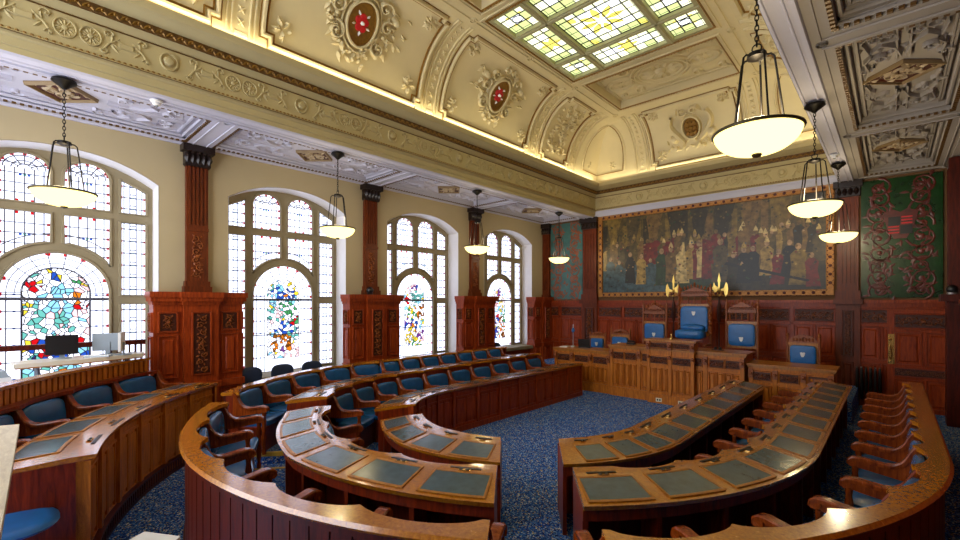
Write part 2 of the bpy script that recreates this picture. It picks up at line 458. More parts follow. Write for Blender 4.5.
def pilaster(y0, w=.36):
    F = lambda u, v, h: (XL+.1+h, u, v)
    mb = MB(); a, b = y0-w/2, y0+w/2
    mb.box((XL-.02, a, 2.6), (XL+.1, b, 5.2)); mb.box((XL-.02, a-.05, 2.6), (XL+.17, b+.05, 2.74)); mb.box((XL-.02, a-.025, 2.74), (XL+.14, b+.025, 2.84))
    for k in range(5):
        u = a+.03+k*(w-.06)/4.6
        mb.box((u, 3.9, 0), (u+.035, 4.98, .02), 0, F)
    mb.box((a, 3.78, 0), (b, 3.84, .03), 0, F)
    mc = MB(); carve(mc, a+.06, b-.06, 2.92, 3.7, .025, F, 0, int(y0))
    p = struct(mb.build('trim_4', 'oak_pil')); struct(mc.build('carving', ['oak_carve', 'oak_deep'], p))
    k = MB(); k.box((XL-.02, a-.03, 5.0), (XL+.16, b+.03, 5.3)); k.box((XL-.02, a-.08, 5.24), (XL+.24, b+.08, 5.36)); k.box((XL-.02, a-.02, 4.98), (XL+.15, b+.02, 5.03))
    for j in range(5):
        leaf(k, a+j*w/4, 5.03, PI/2, .22, .12, .07, lambda u, v, h: (XL+.16+h, u, v))
        knob(k, a+j*w/4, 5.24, .045, .06, lambda u, v, h: (XL+.17+h, u, v), 0, 8)
    struct(k.build('capital', 'capital', p))
for y0 in PIL: pier(y0); pilaster(y0)
pier(YE-.3, True, False)
pier(-1.3); pilaster(-1.3)

# ------------------------------------------------------------------ leaded windows
GL = ['g_white', 'g_lav', 'g_pale', 'g_red', 'g_orange', 'g_yellow', 'g_teal', 'g_green', 'g_blue', 'g_cyan', 'g_brown', 'g_pink', 'g_violet']
WS = 2.1
for n, c, s in (('g_white', '#e6eafc', WS), ('g_lav', '#dde3fa', WS), ('g_pale', '#d6f2ea', WS*.7), ('g_red', '#e01620', .9), ('g_orange', '#e8801c', 1.1), ('g_yellow', '#efd23a', 1.2),
                ('g_teal', '#6cc0b8', 1.1), ('g_green', '#4caa68', .9), ('g_blue', '#2a5ad0', .9), ('g_cyan', '#8ccef2', 1.3), ('g_brown', '#9a5c18', .8), ('g_pink', '#f6c6cc', 1.3), ('g_violet', '#8a4aaa', .9)):
    M[n] = glow(n, c, s)

def clip_poly(poly, nx, ny, d):
    out = []
    for i in range(len(poly)):
        a, b = poly[i], poly[(i+1) % len(poly)]
        da, db = a[0]*nx+a[1]*ny-d, b[0]*nx+b[1]*ny-d
        if da <= 0: out.append(a)
        if (da < 0 < db) or (db < 0 < da):
            t = da/(da-db); out.append((a[0]+(b[0]-a[0])*t, a[1]+(b[1]-a[1])*t))
    return out
def voronoi(pts, box):
    u0, u1, v0, v1 = box; cells = []
    for i, p in enumerate(pts):
        poly = [(u0, v0), (u1, v0), (u1, v1), (u0, v1)]
        for j, q in enumerate(pts):
            if i == j: continue
            nx, ny = q[0]-p[0], q[1]-p[1]
            if nx*nx+ny*ny > .5: continue
            poly = clip_poly(poly, nx, ny, ((q[0]**2+q[1]**2)-(p[0]**2+p[1]**2))/2)
            if len(poly) < 3: break
        cells.append(poly)
    return cells
def in_poly(p, lp):
    x, y = p; r = False
    for i in range(len(lp)):
        a, b = lp[i], lp[i-1]
        if (a[1] > y) != (b[1] > y) and x < (b[0]-a[0])*(y-a[1])/(b[1]-a[1])+a[0]: r = not r
    return r
# colour patches of the four pictures, (u, v, radius, colours), u across the light, v up from its springing
PIC = [
 [(-.25,.05,.13,'r'), (-.05,.32,.16,'by'), (.2,.2,.2,'gyp'), (.25,-.08,.18,'ro'), (0,-.15,.3,'ccw'), (-.3,-.3,.2,'yt'), (.1,-.5,.35,'ctp'), (-.2,-.6,.2,'tw'), (.3,-.75,.2,'pro'), (-.15,-.95,.2,'rtb'), (.2,-1.15,.3,'btc'), (-.1,-1.4,.3,'tco')],
 [(-.08,.3,.14,'bc'), (.18,.22,.12,'oy'), (-.1,.05,.16,'bc'), (.15,0,.12,'ob'), (.1,-.3,.2,'gt'), (-.2,-.45,.2,'tp'), (.28,-.55,.16,'rg'), (0,-.75,.2,'cb'), (.25,-.85,.16,'bt'), (-.05,-1.1,.24,'noo'), (0,-1.2,.1,'v'), (.2,-1.35,.2,'wp')],
 [(-.15,.3,.18,'vp'), (.15,.3,.16,'vbp'), (.05,0,.16,'t'), (-.25,-.15,.14,'r'), (.2,-.4,.22,'on'), (-.1,-.5,.2,'yg'), (-.25,-.75,.22,'bv'), (.05,-.85,.18,'boc'), (-.15,-1.1,.24,'y'), (.22,-1.1,.2,'vp'), (.05,-1.4,.25,'yg'), (-.25,-1.45,.12,'b')],
 [(.0,.35,.14,'v'), (.02,.15,.14,'vr'), (-.15,.0,.18,'yp'), (.2,-.1,.12,'oy'), (-.25,-.3,.2,'rp'), (.1,-.4,.2,'yc'), (.25,-.7,.2,'gn'), (-.15,-.75,.2,'rb'), (.1,-1.0,.2,'go'), (-.2,-1.2,.2,'bv'), (.2,-1.35,.2,'on')],
]
CODE = dict(w='g_white', r='g_red', o='g_orange', y='g_yellow', t='g_teal', g='g_green', b='g_blue', c='g_cyan', n='g_brown', p='g_pink', v='g_violet')
def make_window(idx, c):
    rnd = random.Random(20+idx)
    xf = XL-.5; F = lambda a, b, d: (xf+d, a, b)
    root = struct(empty('window_%d' % (idx+1), (0, 0, 0)), 'tall stone-mullioned stained glass window')
    R = .68; zs = 2.6
    def head(a, t): return 4.55+(4.93-4.55)*(1-abs(a/1.3)**2.3)
    lights = []
    def up(a0, a1, z0, ztop, rnd_top=True):
        lp = [(c+a0, z0), (c+a1, z0)]
        m, h = (a0+a1)/2, (a1-a0)/2
        for i in range(13):
            t = PI*i/12; lp.append((c+m+h*cos(t), ztop-h*.85+h*.85*sin(t)))
        return lp
    main = [(c-R, .9), (c+R, .9)]+[(c+R*cos(PI*i/24), zs+R*sin(PI*i/24)) for i in range(25)]
    lights.append(('main', main))
    for sg in (-1, 1):
        a0, a1 = sorted((sg*.07, sg*.685))
        lights.append(('top', up(a0, a1, 4.04, 4.84)))
        # spandrel lights above the arch
        lp = [(c+a0, 3.91), (c+a1, 3.91)]; RR = R+.15
        lo = []
        for i in range(11):
            a = a1+(a0-a1)*i/10
            lo.append((c+a, zs+math.sqrt(max(RR*RR-a*a, 0.0025))))
        lights.append(('span', [(c+a0, 3.91)]+list(reversed(lo))+[(c+a1, 3.91)]))
        b0, b1 = sorted((sg*.815, sg*1.2))
        lights.append(('side', [(c+b0, .95), (c+b1, .95), (c+b1, 2.42), (c+b0, 2.42)]))
        lights.append(('side', [(c+b0, 2.57), (c+b1, 2.57), (c+b1, 3.88), (c+b0, 3.88)]))
        zt = lambda a: head(a, 0)-.16
        lights.append(('side', [(c+b0, 4.04), (c+b1, 4.04)]+[(c+b1+(b0-b1)*i/5, zt(b1+(b0-b1)*i/5)) for i in range(6)]))
    mb = MB(); plate(mb, [arch_loop(c, 1.31, .84, 4.56, 4.94)]+[l for _, l in lights], -.1, .06, F)
    for _, l in lights:                                       # splayed inner moulding round each light
        ribbon(mb, l, .05, .03, lambda a, b, d: F(a, b, .06+d), 0, closed=True)
    mb.box((c-1.3, .8, -.1), (c+1.3, .9, .74), 0, F)
    struct(mb.build('window_frame', 'stone', root))
    lp = arch_loop(c, 1.3, .85, 4.55, 4.93); rv = MB()
    rv.add([(XL+.004, a, b) for a, b in lp]+[(xf+.06, a, b) for a, b in lp], [(i, (i+1) % len(lp), len(lp)+(i+1) % len(lp), len(lp)+i) for i in range(len(lp))], 0, False, lambda x, a, b: (x, c+(a-c)*.994, .85+(b-.85)*.998))
    struct(rv.build('lit_reveal_lining', 'reveal', root))  # added lining, whitened in place of daylight on the jambs
    gl = MB(); ld = MB(); co = MB(); sq = .03
    bar = lambda p, q, w=.008: ld.tube([(xf+.012, *p), (xf+.012, *q)], w, 4)
    for kind, l in lights:
        a0, a1 = min(p[0] for p in l), max(p[0] for p in l); b0, b1 = min(p[1] for p in l), max(p[1] for p in l)
        gl.prism(l, -.012, 0, 0, F)
        for i in range(len(l)): bar(l[i], l[(i+1) % len(l)], .012)
        def inside(p): return in_poly(p, l)
        def line(p, q, w=.008):
            # clip a straight came to the light
            N = 40; run = None
            for i in range(N+1):
                t = i/N; x = (p[0]+(q[0]-p[0])*t, p[1]+(q[1]-p[1])*t); ok = inside(x)
                if ok and run is None: run = x
                if run is not None and (not ok or i == N):
                    bar(run, x, w); run = None
        def sqr(a, b, s=sq, col=0):
            co.box((a-s, b-s, .008), (a+s, b+s, .012), col, F)
        if kind == 'side':
            w = a1-a0
            for f in (.16, .38, .62, .84): line((a0+w*f, b0), (a0+w*f, b1))
            nz = max(3, round((b1-b0)/.21))
            for i in range(1, nz+1):
                z = b0+(b1-b0)*(i-.5)/nz
                line((a0, z), (a1, z)); line((a0+w*.38, z+.06), (a0+w*.62, z+.06))
                sqr(a0+.022, z, .02); sqr(a1-.022, z, .02)
                for f in (.42, .5, .58): sqr(a0+w*f, z, .013, 1 if f != .5 else 2)
        elif kind in ('top', 'span'):
            w = a1-a0; m = (a0+a1)/2
            for f in (.14, .32, .5, .68, .86): line((a0+w*f, b0), (a0+w*f, b1-(.25 if kind == 'top' else 0)))
            for i in range(1, 5):
                z = b0+(b1-b0)*i/5.2; line((a0, z), (a1, z)); sqr(a0+.03, z, .022); sqr(a1-.03, z, .022)
            for f in (.35, .65): sqr(a0+w*f, b0+.03 if kind == 'top' else b1-.03, .024)
            for f in (.42, .5, .58): sqr(a0+w*f, b0+(b1-b0)*.55, .017, 1 if f != .5 else 2)
            if kind == 'top':
                h = w/2; zc = b1-h*.85
                for rr in (.8, .5, .28):
                    ps = [(m+h*rr*cos(PI*i/12), zc+h*.85*rr*sin(PI*i/12)) for i in range(13)]
                    for i in range(12): bar(ps[i], ps[i+1], .008)
                for a in (30, 60, 90, 120, 150):
                    ca, sa = cos(rad(a)), sin(rad(a)); bar((m+h*.28*ca, zc+h*.24*sa), (m+h*ca, zc+h*.85*sa), .008); sqr(m+h*.93*ca, zc+h*.79*sa, .024)
            else:
                ps = [(c+(R+.3)*cos(PI*i/40), zs+(R+.3)*sin(PI*i/40)) for i in range(41)]
                for i in range(40):
                    if inside(ps[i]) and inside(ps[i+1]): bar(ps[i], ps[i+1], .008)
        else:
            # radiating border and plain quarries round the picture
            for rr in (.86, .72, .60):
                ps = [(c+R*rr*cos(PI*i/24), zs+R*rr*sin(PI*i/24)) for i in range(25)]
                for i in range(24): bar(ps[i], ps[i+1], .006)
            for a in range(0, 181, 20):
                ca, sa = cos(rad(a)), sin(rad(a)); bar((c+R*.6*ca, zs+R*.6*sa), (c+R*ca, zs+R*sa), .006)
                if a % 40 == 10 or a in (20, 100, 160, 60): sqr(c+R*.96*ca, zs+R*.96*sa, .03)
            for f in (-.86, -.6, .6, .86): line((c+R*f, .9), (c+R*f, zs))
            for i in range(7):
                z = .95+i*.27
                for sg in (-1, 1):
                    bar((c+sg*R*.6, z), (c+sg*R, z), .008); sqr(c+sg*R*.96, z, .024); sqr(c+sg*R*.73, z, .016, 1)
            ld.tube([(xf+.02, c-R, 2.5), (xf+.02, c+R, 2.5)], .028, 6)
            ld.tube([(xf+.02, c-R, 1.72), (xf+.02, c+R, 1.72)], .012, 6)
            # the picture: irregular coloured quarries
            pw = .42 if idx == 0 else .36; zb = .95 if idx == 0 else 1.18
            pts = [(rnd.uniform(-pw, pw), rnd.uniform(zb-zs, pw)) for _ in range(330)]
            pm = MB()
            for pt, poly in zip(pts, voronoi(pts, (-pw, pw, zb-zs, pw))):
                for k in range(1, 12):
                    if len(poly) > 2: poly = clip_poly(poly, cos(PI*k/12), sin(PI*k/12), pw)
                if len(poly) < 3: continue
                best = None
                for (u, v, r, cc) in PIC[idx]:
                    d = math.hypot(pt[0]-u*pw/.36, pt[1]-v)
                    if d < r and (best is None or d/r < best[0]): best = (d/r, cc)
                code = rnd.choice(best[1]+'w'*(1+len(best[1])//2)) if best else rnd.choice('wwwwcw')
                if best is None and rnd.random() < .25: code = rnd.choice('ty')
                poly = [(c+a, zs+b) for a, b in poly]
                pm.prism(poly, .002, .006, GL.index(CODE[code]), F)
                for i in range(len(poly)): bar(poly[i], poly[(i+1) % len(poly)], .007)
            struct(pm.build('pictorial_glass', GL, root))
    struct(gl.build('pane', 'g_lav', root)); struct(co.build('coloured_border', ['g_red', 'g_blue', 'g_teal'], root)); struct(ld.build('leading', 'lead', root))
for i, c in enumerate(WC): make_window(i, c)
# ------------------------------------------------------------------ main beam, frieze and cornice round the nave
NX0, NX1, NY = -7.5, -.97, 13.9
def usweep(mb, prof, y0=YB, mi=0, smooth=False):
    k = len(prof); vs = []
    for j in range(4):
        for d, z in prof:
            dr = d*.76 if d < 0 else d; de = max(d, -.1)
            x = NX0+d if j < 2 else NX1-dr; yy = y0 if j in (0, 3) else NY-de
            vs.append((x, yy, z))
    fs = [(j*k+i, j*k+i+1, (j+1)*k+i+1, (j+1)*k+i) for j in range(3) for i in range(k-1)]
    mb.add(vs, fs, mi, smooth)
ce = MB()
usweep(ce, [(0,5.35),(0,5.42),(.02,5.43),(.02,5.52),(.05,5.54),(.06,5.59),(.02,5.62),(.02,6.02),(.05,6.04),(.08,6.09),(.10,6.11),(.10,6.22),(.17,6.24),(.22,6.30),(.28,6.32),(.31,6.37),(.31,6.42),(.12,6.42),(.1,6.38)])
ce.box((NX0-.36, YB, 5.4), (NX0-.02, NY+.1, 5.9)); ce.box((NX1+.02, YB, 5.4), (NX1+.27, NY+.1, 5.9))
trim = struct(ce.build('trim_5', 'frieze'))
so = MB(); usweep(so, [(-.38,5.7),(-.38,5.35),(-.365,5.325),(-.335,5.325),(-.33,5.35),(-.26,5.35),(-.25,5.335),(-.23,5.335),(-.22,5.35),(-.06,5.35),(-.05,5.325),(-.02,5.325),(0,5.35)])
so.box((NX0, NY-.035, 5.352), (NX1, NY+.05, 5.535)); so.box((NX0, NY-.06, 5.50), (NX1, NY+.05, 5.545))
struct(so.build('beam_soffit', 'ceil_white', trim))
def NV(side):
    if side == 'L': return lambda u, v, h: (NX0+h, u, v)
    if side == 'R': return lambda u, v, h: (NX1-h, u, v)
    return lambda u, v, h: (u, NY-h, v)
SPAN = {'L': (-.8, NY-.1), 'E': (NX0+.1, NX1-.1), 'R': (4.0, NY-.1)}
fz = MB(); bd = MB(); rp = MB()
for sd, (a, b) in SPAN.items():
    fn0 = NV(sd); fn = lambda u, v, h, fn0=fn0: fn0(u, v, .02+h)
    u = a
    while u < b:                                             # bead row
        bd.ball(fn0(u, 5.605, .035), .022, 0, 6, 4); u += .062
    u = a+.1
    while u < b-.05:                                         # gilded twisted leaf rope
        f2 = lambda p, q, h, fn0=fn0: fn0(p, q, .10+h)
        leaf(rp, u, 6.12, .75, .15, .06, .035, f2); leaf(rp, u+.07, 6.21, -.75-.2, .13, .05, .03, f2); knob(rp, u+.08, 6.165, .02, .05, f2, 0, 6)
        u += .125
    k = 0; st = .955
    u = .66 if sd == 'L' else (a+.5 if sd == 'E' else 4.6)
    if sd == 'L': u -= st
    while u < b-.3:                                          # frieze: shell pairs and bosses between acanthus scrolls
        c = 5.83
        if k % 2 == (1 if sd == 'L' else 0):
            for e in (-.12, .12):
                ribbon(fz, ellipse(u+e, c, .105, .115, 18), .02, .02, fn, 0, True); knob(fz, u+e, c, .035, .03, fn, 0, 8)
                for i in range(12):
                    t = 2*PI*i/12; leaf(fz, u+e+.03*cos(t), c+.03*sin(t), t, .075, .03, .02, fn)
        else:
            ribbon(fz, ellipse(u, c, .1, .12, 18), .025, .025, fn, 0, True); knob(fz, u, c, .075, .05, fn, 0, 12)
        for sg in (-1, 1):
            q = u+sg*.24
            ribbon(fz, [(q, c-.12), (q+sg*.06, c-.02), (q+sg*.14, c+.05), (q+sg*.2, c+.03)], [.03, .025, .02, .012], .02, fn)
            scroll(fz, q+sg*.05, c+.10, .06, 0 if sg > 0 else PI, .9*sg, .022, .022, fn); scroll(fz, q+sg*.02, c-.12, .045, PI, .9*sg, .02, .02, fn)
            for t in (.5, 1.2, -.6, -1.2): leaf(fz, q+sg*.08, c, t if sg > 0 else PI-t, .13, .04, .025, fn, 0, .3*sg)
        fz.frus((u+st/2-.085, c-.04, 0), (u+st/2+.085, c+.04, .02), .012, 0, fn)
        u += st; k += 1
struct(fz.build('frieze_ornament', 'frieze', trim)); struct(bd.build('bead_moulding', 'gilt', trim)); struct(rp.build('gilded_rope', 'gilt', trim))
mb = MB(); usweep(mb, [(.021,5.6),(.075,5.565),(.075,5.57),(.021,5.612)]); usweep(mb, [(.02,6.0),(.03,6.0),(.03,6.015),(.02,6.02)]); usweep(mb, [(.1,6.1),(.108,6.1),(.108,6.225),(.1,6.23)])
struct(mb.build('gilded_fillet', 'gilt_dark', trim))

# ------------------------------------------------------------------ cove
CA, CB, CD, CZ = 1.22, 1.6, 1.32, 6.4
CL = 2.22
def cove(side):
    f = NV(side)
    def g(u, v, h):
        p = v/CL*PI/2; nx, nz = cos(p)/CA, -sin(p)/CB; L = math.hypot(nx, nz)
        return f(u, CZ+CB*sin(p)+h*nz/L, CD-CA*cos(p)+h*nx/L)
    return g
mb = MB()
usweep(mb, [(.02, 6.36)]+[(CD-CA*cos(PI/2*i/20), CZ+CB*sin(PI/2*i/20)) for i in range(21)], smooth=True)
cv = struct(mb.build('ceiling', 'ceil_cream', sharp=20))
bandm = MB(); gild = MB(); rel = MB(); roseg = MB()
def stepped(u0, u1, v0, v1, n=.12):
    # rectangle with notched corners, densified
    base = [(u0+n, v0), (u1-n, v0), (u1-n, v0+n), (u1, v0+n), (u1, v1-n), (u1-n, v1-n), (u1-n, v1), (u0+n, v1), (u0+n, v1-n), (u0, v1-n), (u0, v0+n), (u0+n, v0+n)]
    out = []
    for i, p in enumerate(base):
        q = base[(i+1) % 12]; k = max(1, int(math.hypot(q[0]-p[0], q[1]-p[1])/.12))
        out += [(p[0]+(q[0]-p[0])*j/k, p[1]+(q[1]-p[1])*j/k) for j in range(k)]
    return out
def rib(side, u):
    f = cove(side)
    for e in (-.2, -.13, .13, .2):
        ribbon(bandm, [(u+e, .15+i*.1) for i in range(21)], .035, .03, f)
    for i in range(11):
        v = .32+i*.165
        for t in (.8, 2.35, -.8, -2.35): leaf(rel, u, v, t, .075, .035, .03, f)
        knob(rel, u, v, .022, .04, f, 0, 6)
    bandm.frus((u-.1, .14, 0), (u+.1, .2, .02), .01, 0, f)
def cove_panel(side, u0, u1, motif, seed=0):
    f0 = cove(side); f = lambda p, q, h: f0(p, q, h*1.6); v0, v1 = .16, 2.02
    ribbon(bandm, stepped(u0, u1, v0, v1), .07, .045, f, 0, True)
    lp = stepped(u0+.06, u1-.06, v0+.06, v1-.06)
    ribbon(gild, lp, .03, .02, f, 0, True); ribbon(gild, stepped(u0-.05, u1+.05, v0-.05, v1+.05, .13), .012, .012, f, 0, True)
    c, m = (u0+u1)/2, 1.08; rnd = random.Random(seed)
    if motif == 'rose':
        ov = ellipse(c, m, .29, .4, 32); n0 = len(roseg.v)
        roseg.prism(ellipse(c, m, .25, .35, 32), .015, .03, 0, f)
        ribbon(roseg, ellipse(c, m, .26, .36, 32), .03, .05, f, 0, True)
        ribbon(rel, ov, .06, .07, f, 0, True); ribbon(rel, ellipse(c, m, .37, .48, 32), .03, .05, f, 0, True)
        for i in range(5):
            a = PI/2+2*PI*i/5
            knob(roseg, c+.075*cos(a), m+.1*sin(a), .075, .03, lambda p, q, h: f(p, q, .03+h), 1, 10)
            leaf(roseg, c+.1*cos(a+.63), m+.13*sin(a+.63), a+.63, .1, .05, .045, lambda p, q, h: f(p, q, .03+h), 2)
        knob(roseg, c, m, .04, .07, lambda p, q, h: f(p, q, .03+h), 2, 8)
        for sg in (-1, 1):
            scroll(rel, c+sg*.34, m+.42, .16, 0, 1.2*sg, .05, .06, f); scroll(rel, c+sg*.5, m+.12, .14, 1, 1.2*sg, .05, .06, f)
            scroll(rel, c+sg*.42, m-.28, .17, 2, 1.3*sg, .05, .06, f); scroll(rel, c+sg*.14, m+.62, .1, 2, 1.2*sg, .04, .05, f)
            knob(rel, c+sg*.62, m+.3, .09, .1, f)
            for i in range(26):                              # swags of fruit and leaves
                t = i/25; u = c+sg*(.62-.5*t+rnd.uniform(-.1, .1)); v = m+.2-.75*t**.6+rnd.uniform(-.1, .1)
                leaf(rel, u, v, rnd.uniform(0, 6.3), rnd.uniform(.1, .2), .07, .05, f, 0, .2)
                if i % 2: knob(rel, u, v, rnd.uniform(.025, .05), .06, f, 0, 7)
            for i in range(9): leaf(rel, c+sg*(.5+rnd.random()*.35), m+rnd.uniform(-.1, .5), rnd.uniform(-1, 1)+(0 if sg > 0 else PI), .16, .06, .04, f)
    elif motif == 'foliage':
        for i in range(90):
            u = rnd.uniform(u0+.22, u1-.22); v = rnd.uniform(.4, 1.8)
            leaf(rel, u, v, rnd.uniform(0, 6.3), rnd.uniform(.1, .2), .07, .05, f, 0, .3)
            if i % 3 == 0: knob(rel, u, v, .05, .06, f, 0, 7)
        for i in range(8): scroll(rel, c+rnd.uniform(-.3, .3), .5+i*.16, .12, i, 1.2 if i % 2 else -1.2, .04, .05, f)
    elif motif == 'arms':
        for i in range(9): knob(roseg, c+.1*((i % 3)-1), m-.05+.14*((i//3)-1), .075, .08, f, 0, 8)
        roseg.prism(ellipse(c, m-.02, .19, .27, 24), .01, .03, 0, f)
        ribbon(rel, ellipse(c, m-.02, .24, .33, 28), .07, .07, f, 0, True)
        for sg in (-1, 1):                                   # dolphin-like supporters in plaster
            ribbon(rel, [(c+sg*(.2+.35*sin(t*2.3)), m-.42+.85*t) for t in [i/10 for i in range(11)]], [.05, .12, .16, .18, .17, .15, .13, .1, .08, .07, .09], .1, f)
            knob(rel, c+sg*.5, m-.25, .13, .12, f); scroll(rel, c+sg*.15, m+.5, .13, 0, 1.2*sg, .05, .06, f)
            for i in range(16): leaf(rel, c+sg*rnd.uniform(.1, .7), m-.5+rnd.uniform(-.1, .12), rnd.uniform(0, 6.3), .16, .06, .05, f)
            leaf(rel, c+sg*.35, m+.35, 1.57+sg*.3, .35, .07, .06, f)
    if motif != 'foliage':
        for su in (-1, 1):
            for sv in (-1, 1):
                x, yv = c+su*((u1-u0)/2-.3), m+sv*.62
                for t in (0, 1.1, 2.2, 3.4, 4.6): leaf(rel, x, yv, t+rnd.random(), .19, .075, .05, f); knob(rel, x+.12*cos(t), yv+.12*sin(t), .03, .05, f, 0, 7)
    
for u in (PIL[0], PIL[1], PIL[2], 12.15): rib('L', u)
cove_panel('L', PIL[0]+.32, PIL[1]-.32, 'rose', 1); cove_panel('L', PIL[1]+.32, PIL[2]-.32, 'rose', 2); cove_panel('L', -1.1, PIL[0]-.32, 'rose', 3)
cove_panel('L', PIL[2]+.32, 11.85, 'foliage', 4)
for u in (-5.78, -2.69): rib('E', u)
cove_panel('E', -5.46, -3.01, 'arms', 5)
for u in (PIL[1], PIL[2], 12.15): rib('R', u)
cove_panel('R', PIL[0]+.32, PIL[1]-.32, 'rose', 6); cove_panel('R', PIL[1]+.32, PIL[2]-.32, 'rose', 7); cove_panel('R', PIL[2]+.32, 11.85, 'foliage', 8)
# corner spandrel panels, half on each side of the groin
for sd, cx, sg in (('L', NY, -1), ('E', NX0, 1), ('E', NX1, -1), ('R', NY, -1)):
    f = cove(sd)
    edge = lambda v: CD-CA*cos(v/CL*PI/2)                     # groin offset at height v
    a, b = .24, 1.3
    ps = []
    for i in range(15):
        v = .3+1.55*i/14; w = .95-.95*(i/14)**2.2
        ps.append((cx+sg*(edge(v)+w*.95+.02), v))
    ribbon(gild, [(cx+sg*(edge(.3)+.02), .3)]+ps, .022, .02, f); ribbon(bandm, [(p+sg*.06, q) for p, q in ps], .05, .04, f)
    for i in range(6): leaf(rel, cx+sg*(edge(.5)+.55), .5, i*1.05, .14, .05, .04, f)
struct(bandm.build('cove_band', 'ceil_cream', cv)); struct(gild.build('gilt_line', 'gilt', cv)); struct(rel.build('plaster_relief', 'ceil_cream', cv)); struct(roseg.build('medallion', ['gilt', 'red', 'white'], cv))

# ------------------------------------------------------------------ flat ceiling with coffers and the leaded skylight
FX0, FX1, FY, FZ = NX0+CD, NX1-CD, NY-CD, 8.0
D = lambda a, b, d: (a, b, FZ+d)
rect = lambda a, b, c, d: [(a, c), (b, c), (b, d), (a, d)]
SK = (-5.86, -2.66, 6.55, 9.76)
cof = [(-5.72, -2.75, 10.2, 12.1), (-5.72, -2.75, 4.1, 6.2), (-5.72, -2.75, -2.5, 3.7)]
mb = MB(); plate(mb, [rect(FX0-.05, FX1+.05, YB, FY+.05)]+[rect(*SK)]+[rect(*c) for c in cof], -.005, .22, D)
for c in cof: mb.box((c[0]-.05, c[2]-.05, .2), (c[1]+.05, c[3]+.05, .26), 0, D)
fc = struct(mb.build('ceiling', 'ceil_cream'))
U = lambda o: (lambda a, b, h: (a, b, FZ+o-h))
g = MB(); b2 = MB(); r2 = MB()
for c in cof+[SK]:
    ribbon(g, rect(c[0]-.03, c[1]+.03, c[2]-.03, c[3]+.03), .05, .03, U(0), 0, True)
    ribbon(b2, rect(c[0]-.11, c[1]+.11, c[2]-.11, c[3]+.11), .05, .03, U(0), 0, True)
    for e, n in ((c[2]-.03, 0), (c[3]+.03, 0)):
        u = c[0]
        while u < c[1]: g.ball((u, e, FZ-.02), .022, 0, 6, 4); u += .07
for x in (FX0+.12, FX1-.12):
    ribbon(b2, [(x, YB), (x, FY-.1)], .03, .03, U(0)); 
for x in (FX0+.13, FX1-.13):
    for y0 in PIL+[8.2, FY-.15]:
        ribbon(r2, ellipse(x, y0, .07, .07, 14), .025, .03, U(0), 0, True); knob(r2, x, y0, .035, .03, U(0))
c = cof[0]
for c in cof[:2]:
    ribbon(b2, rect(c[0]+.1, c[1]-.1, c[2]+.1, c[3]-.1), .04, .03, U(.2), 0, True)
    mx, my = (c[0]+c[1])/2, (c[2]+c[3])/2
    for a, b in ((.62, .5), (.52, .41), (.72, .6)): ribbon(b2, ellipse(mx, my, a, b, 36), .05, .05, U(.2), 0, True)
    for i in range(14): leaf(r2, mx+.18*cos(i*.45), my+.14*sin(i*.45), i*.45, .3, .07, .07, U(.2))
    knob(r2, mx, my, .14, .12, U(.2))
    for sg in (-1, 1):
        for a, b in ((.38, .3), (.3, .23)): ribbon(b2, ellipse(mx+sg*1.02, my, a, b, 28), .045, .05, U(.2), 0, True)
        for i in range(10): leaf(r2, mx+sg*1.02+.06*cos(i*.63), my+.05*sin(i*.63), i*.63, .16, .05, .05, U(.2))
        for s2 in (-1, 1): scroll(r2, mx+sg*.72, my+s2*.58, .16, sg, 1.3*s2*sg, .05, .06, U(.2)); scroll(r2, mx+sg*1.25, my+s2*.62, .12, sg, 1.3*s2, .04, .05, U(.2))
struct(g.build('gilt_moulding', 'gilt', fc)); struct(b2.build('plaster_band', 'ceil_cream', fc)); struct(r2.build('plaster_relief', 'ceil_cream', fc))

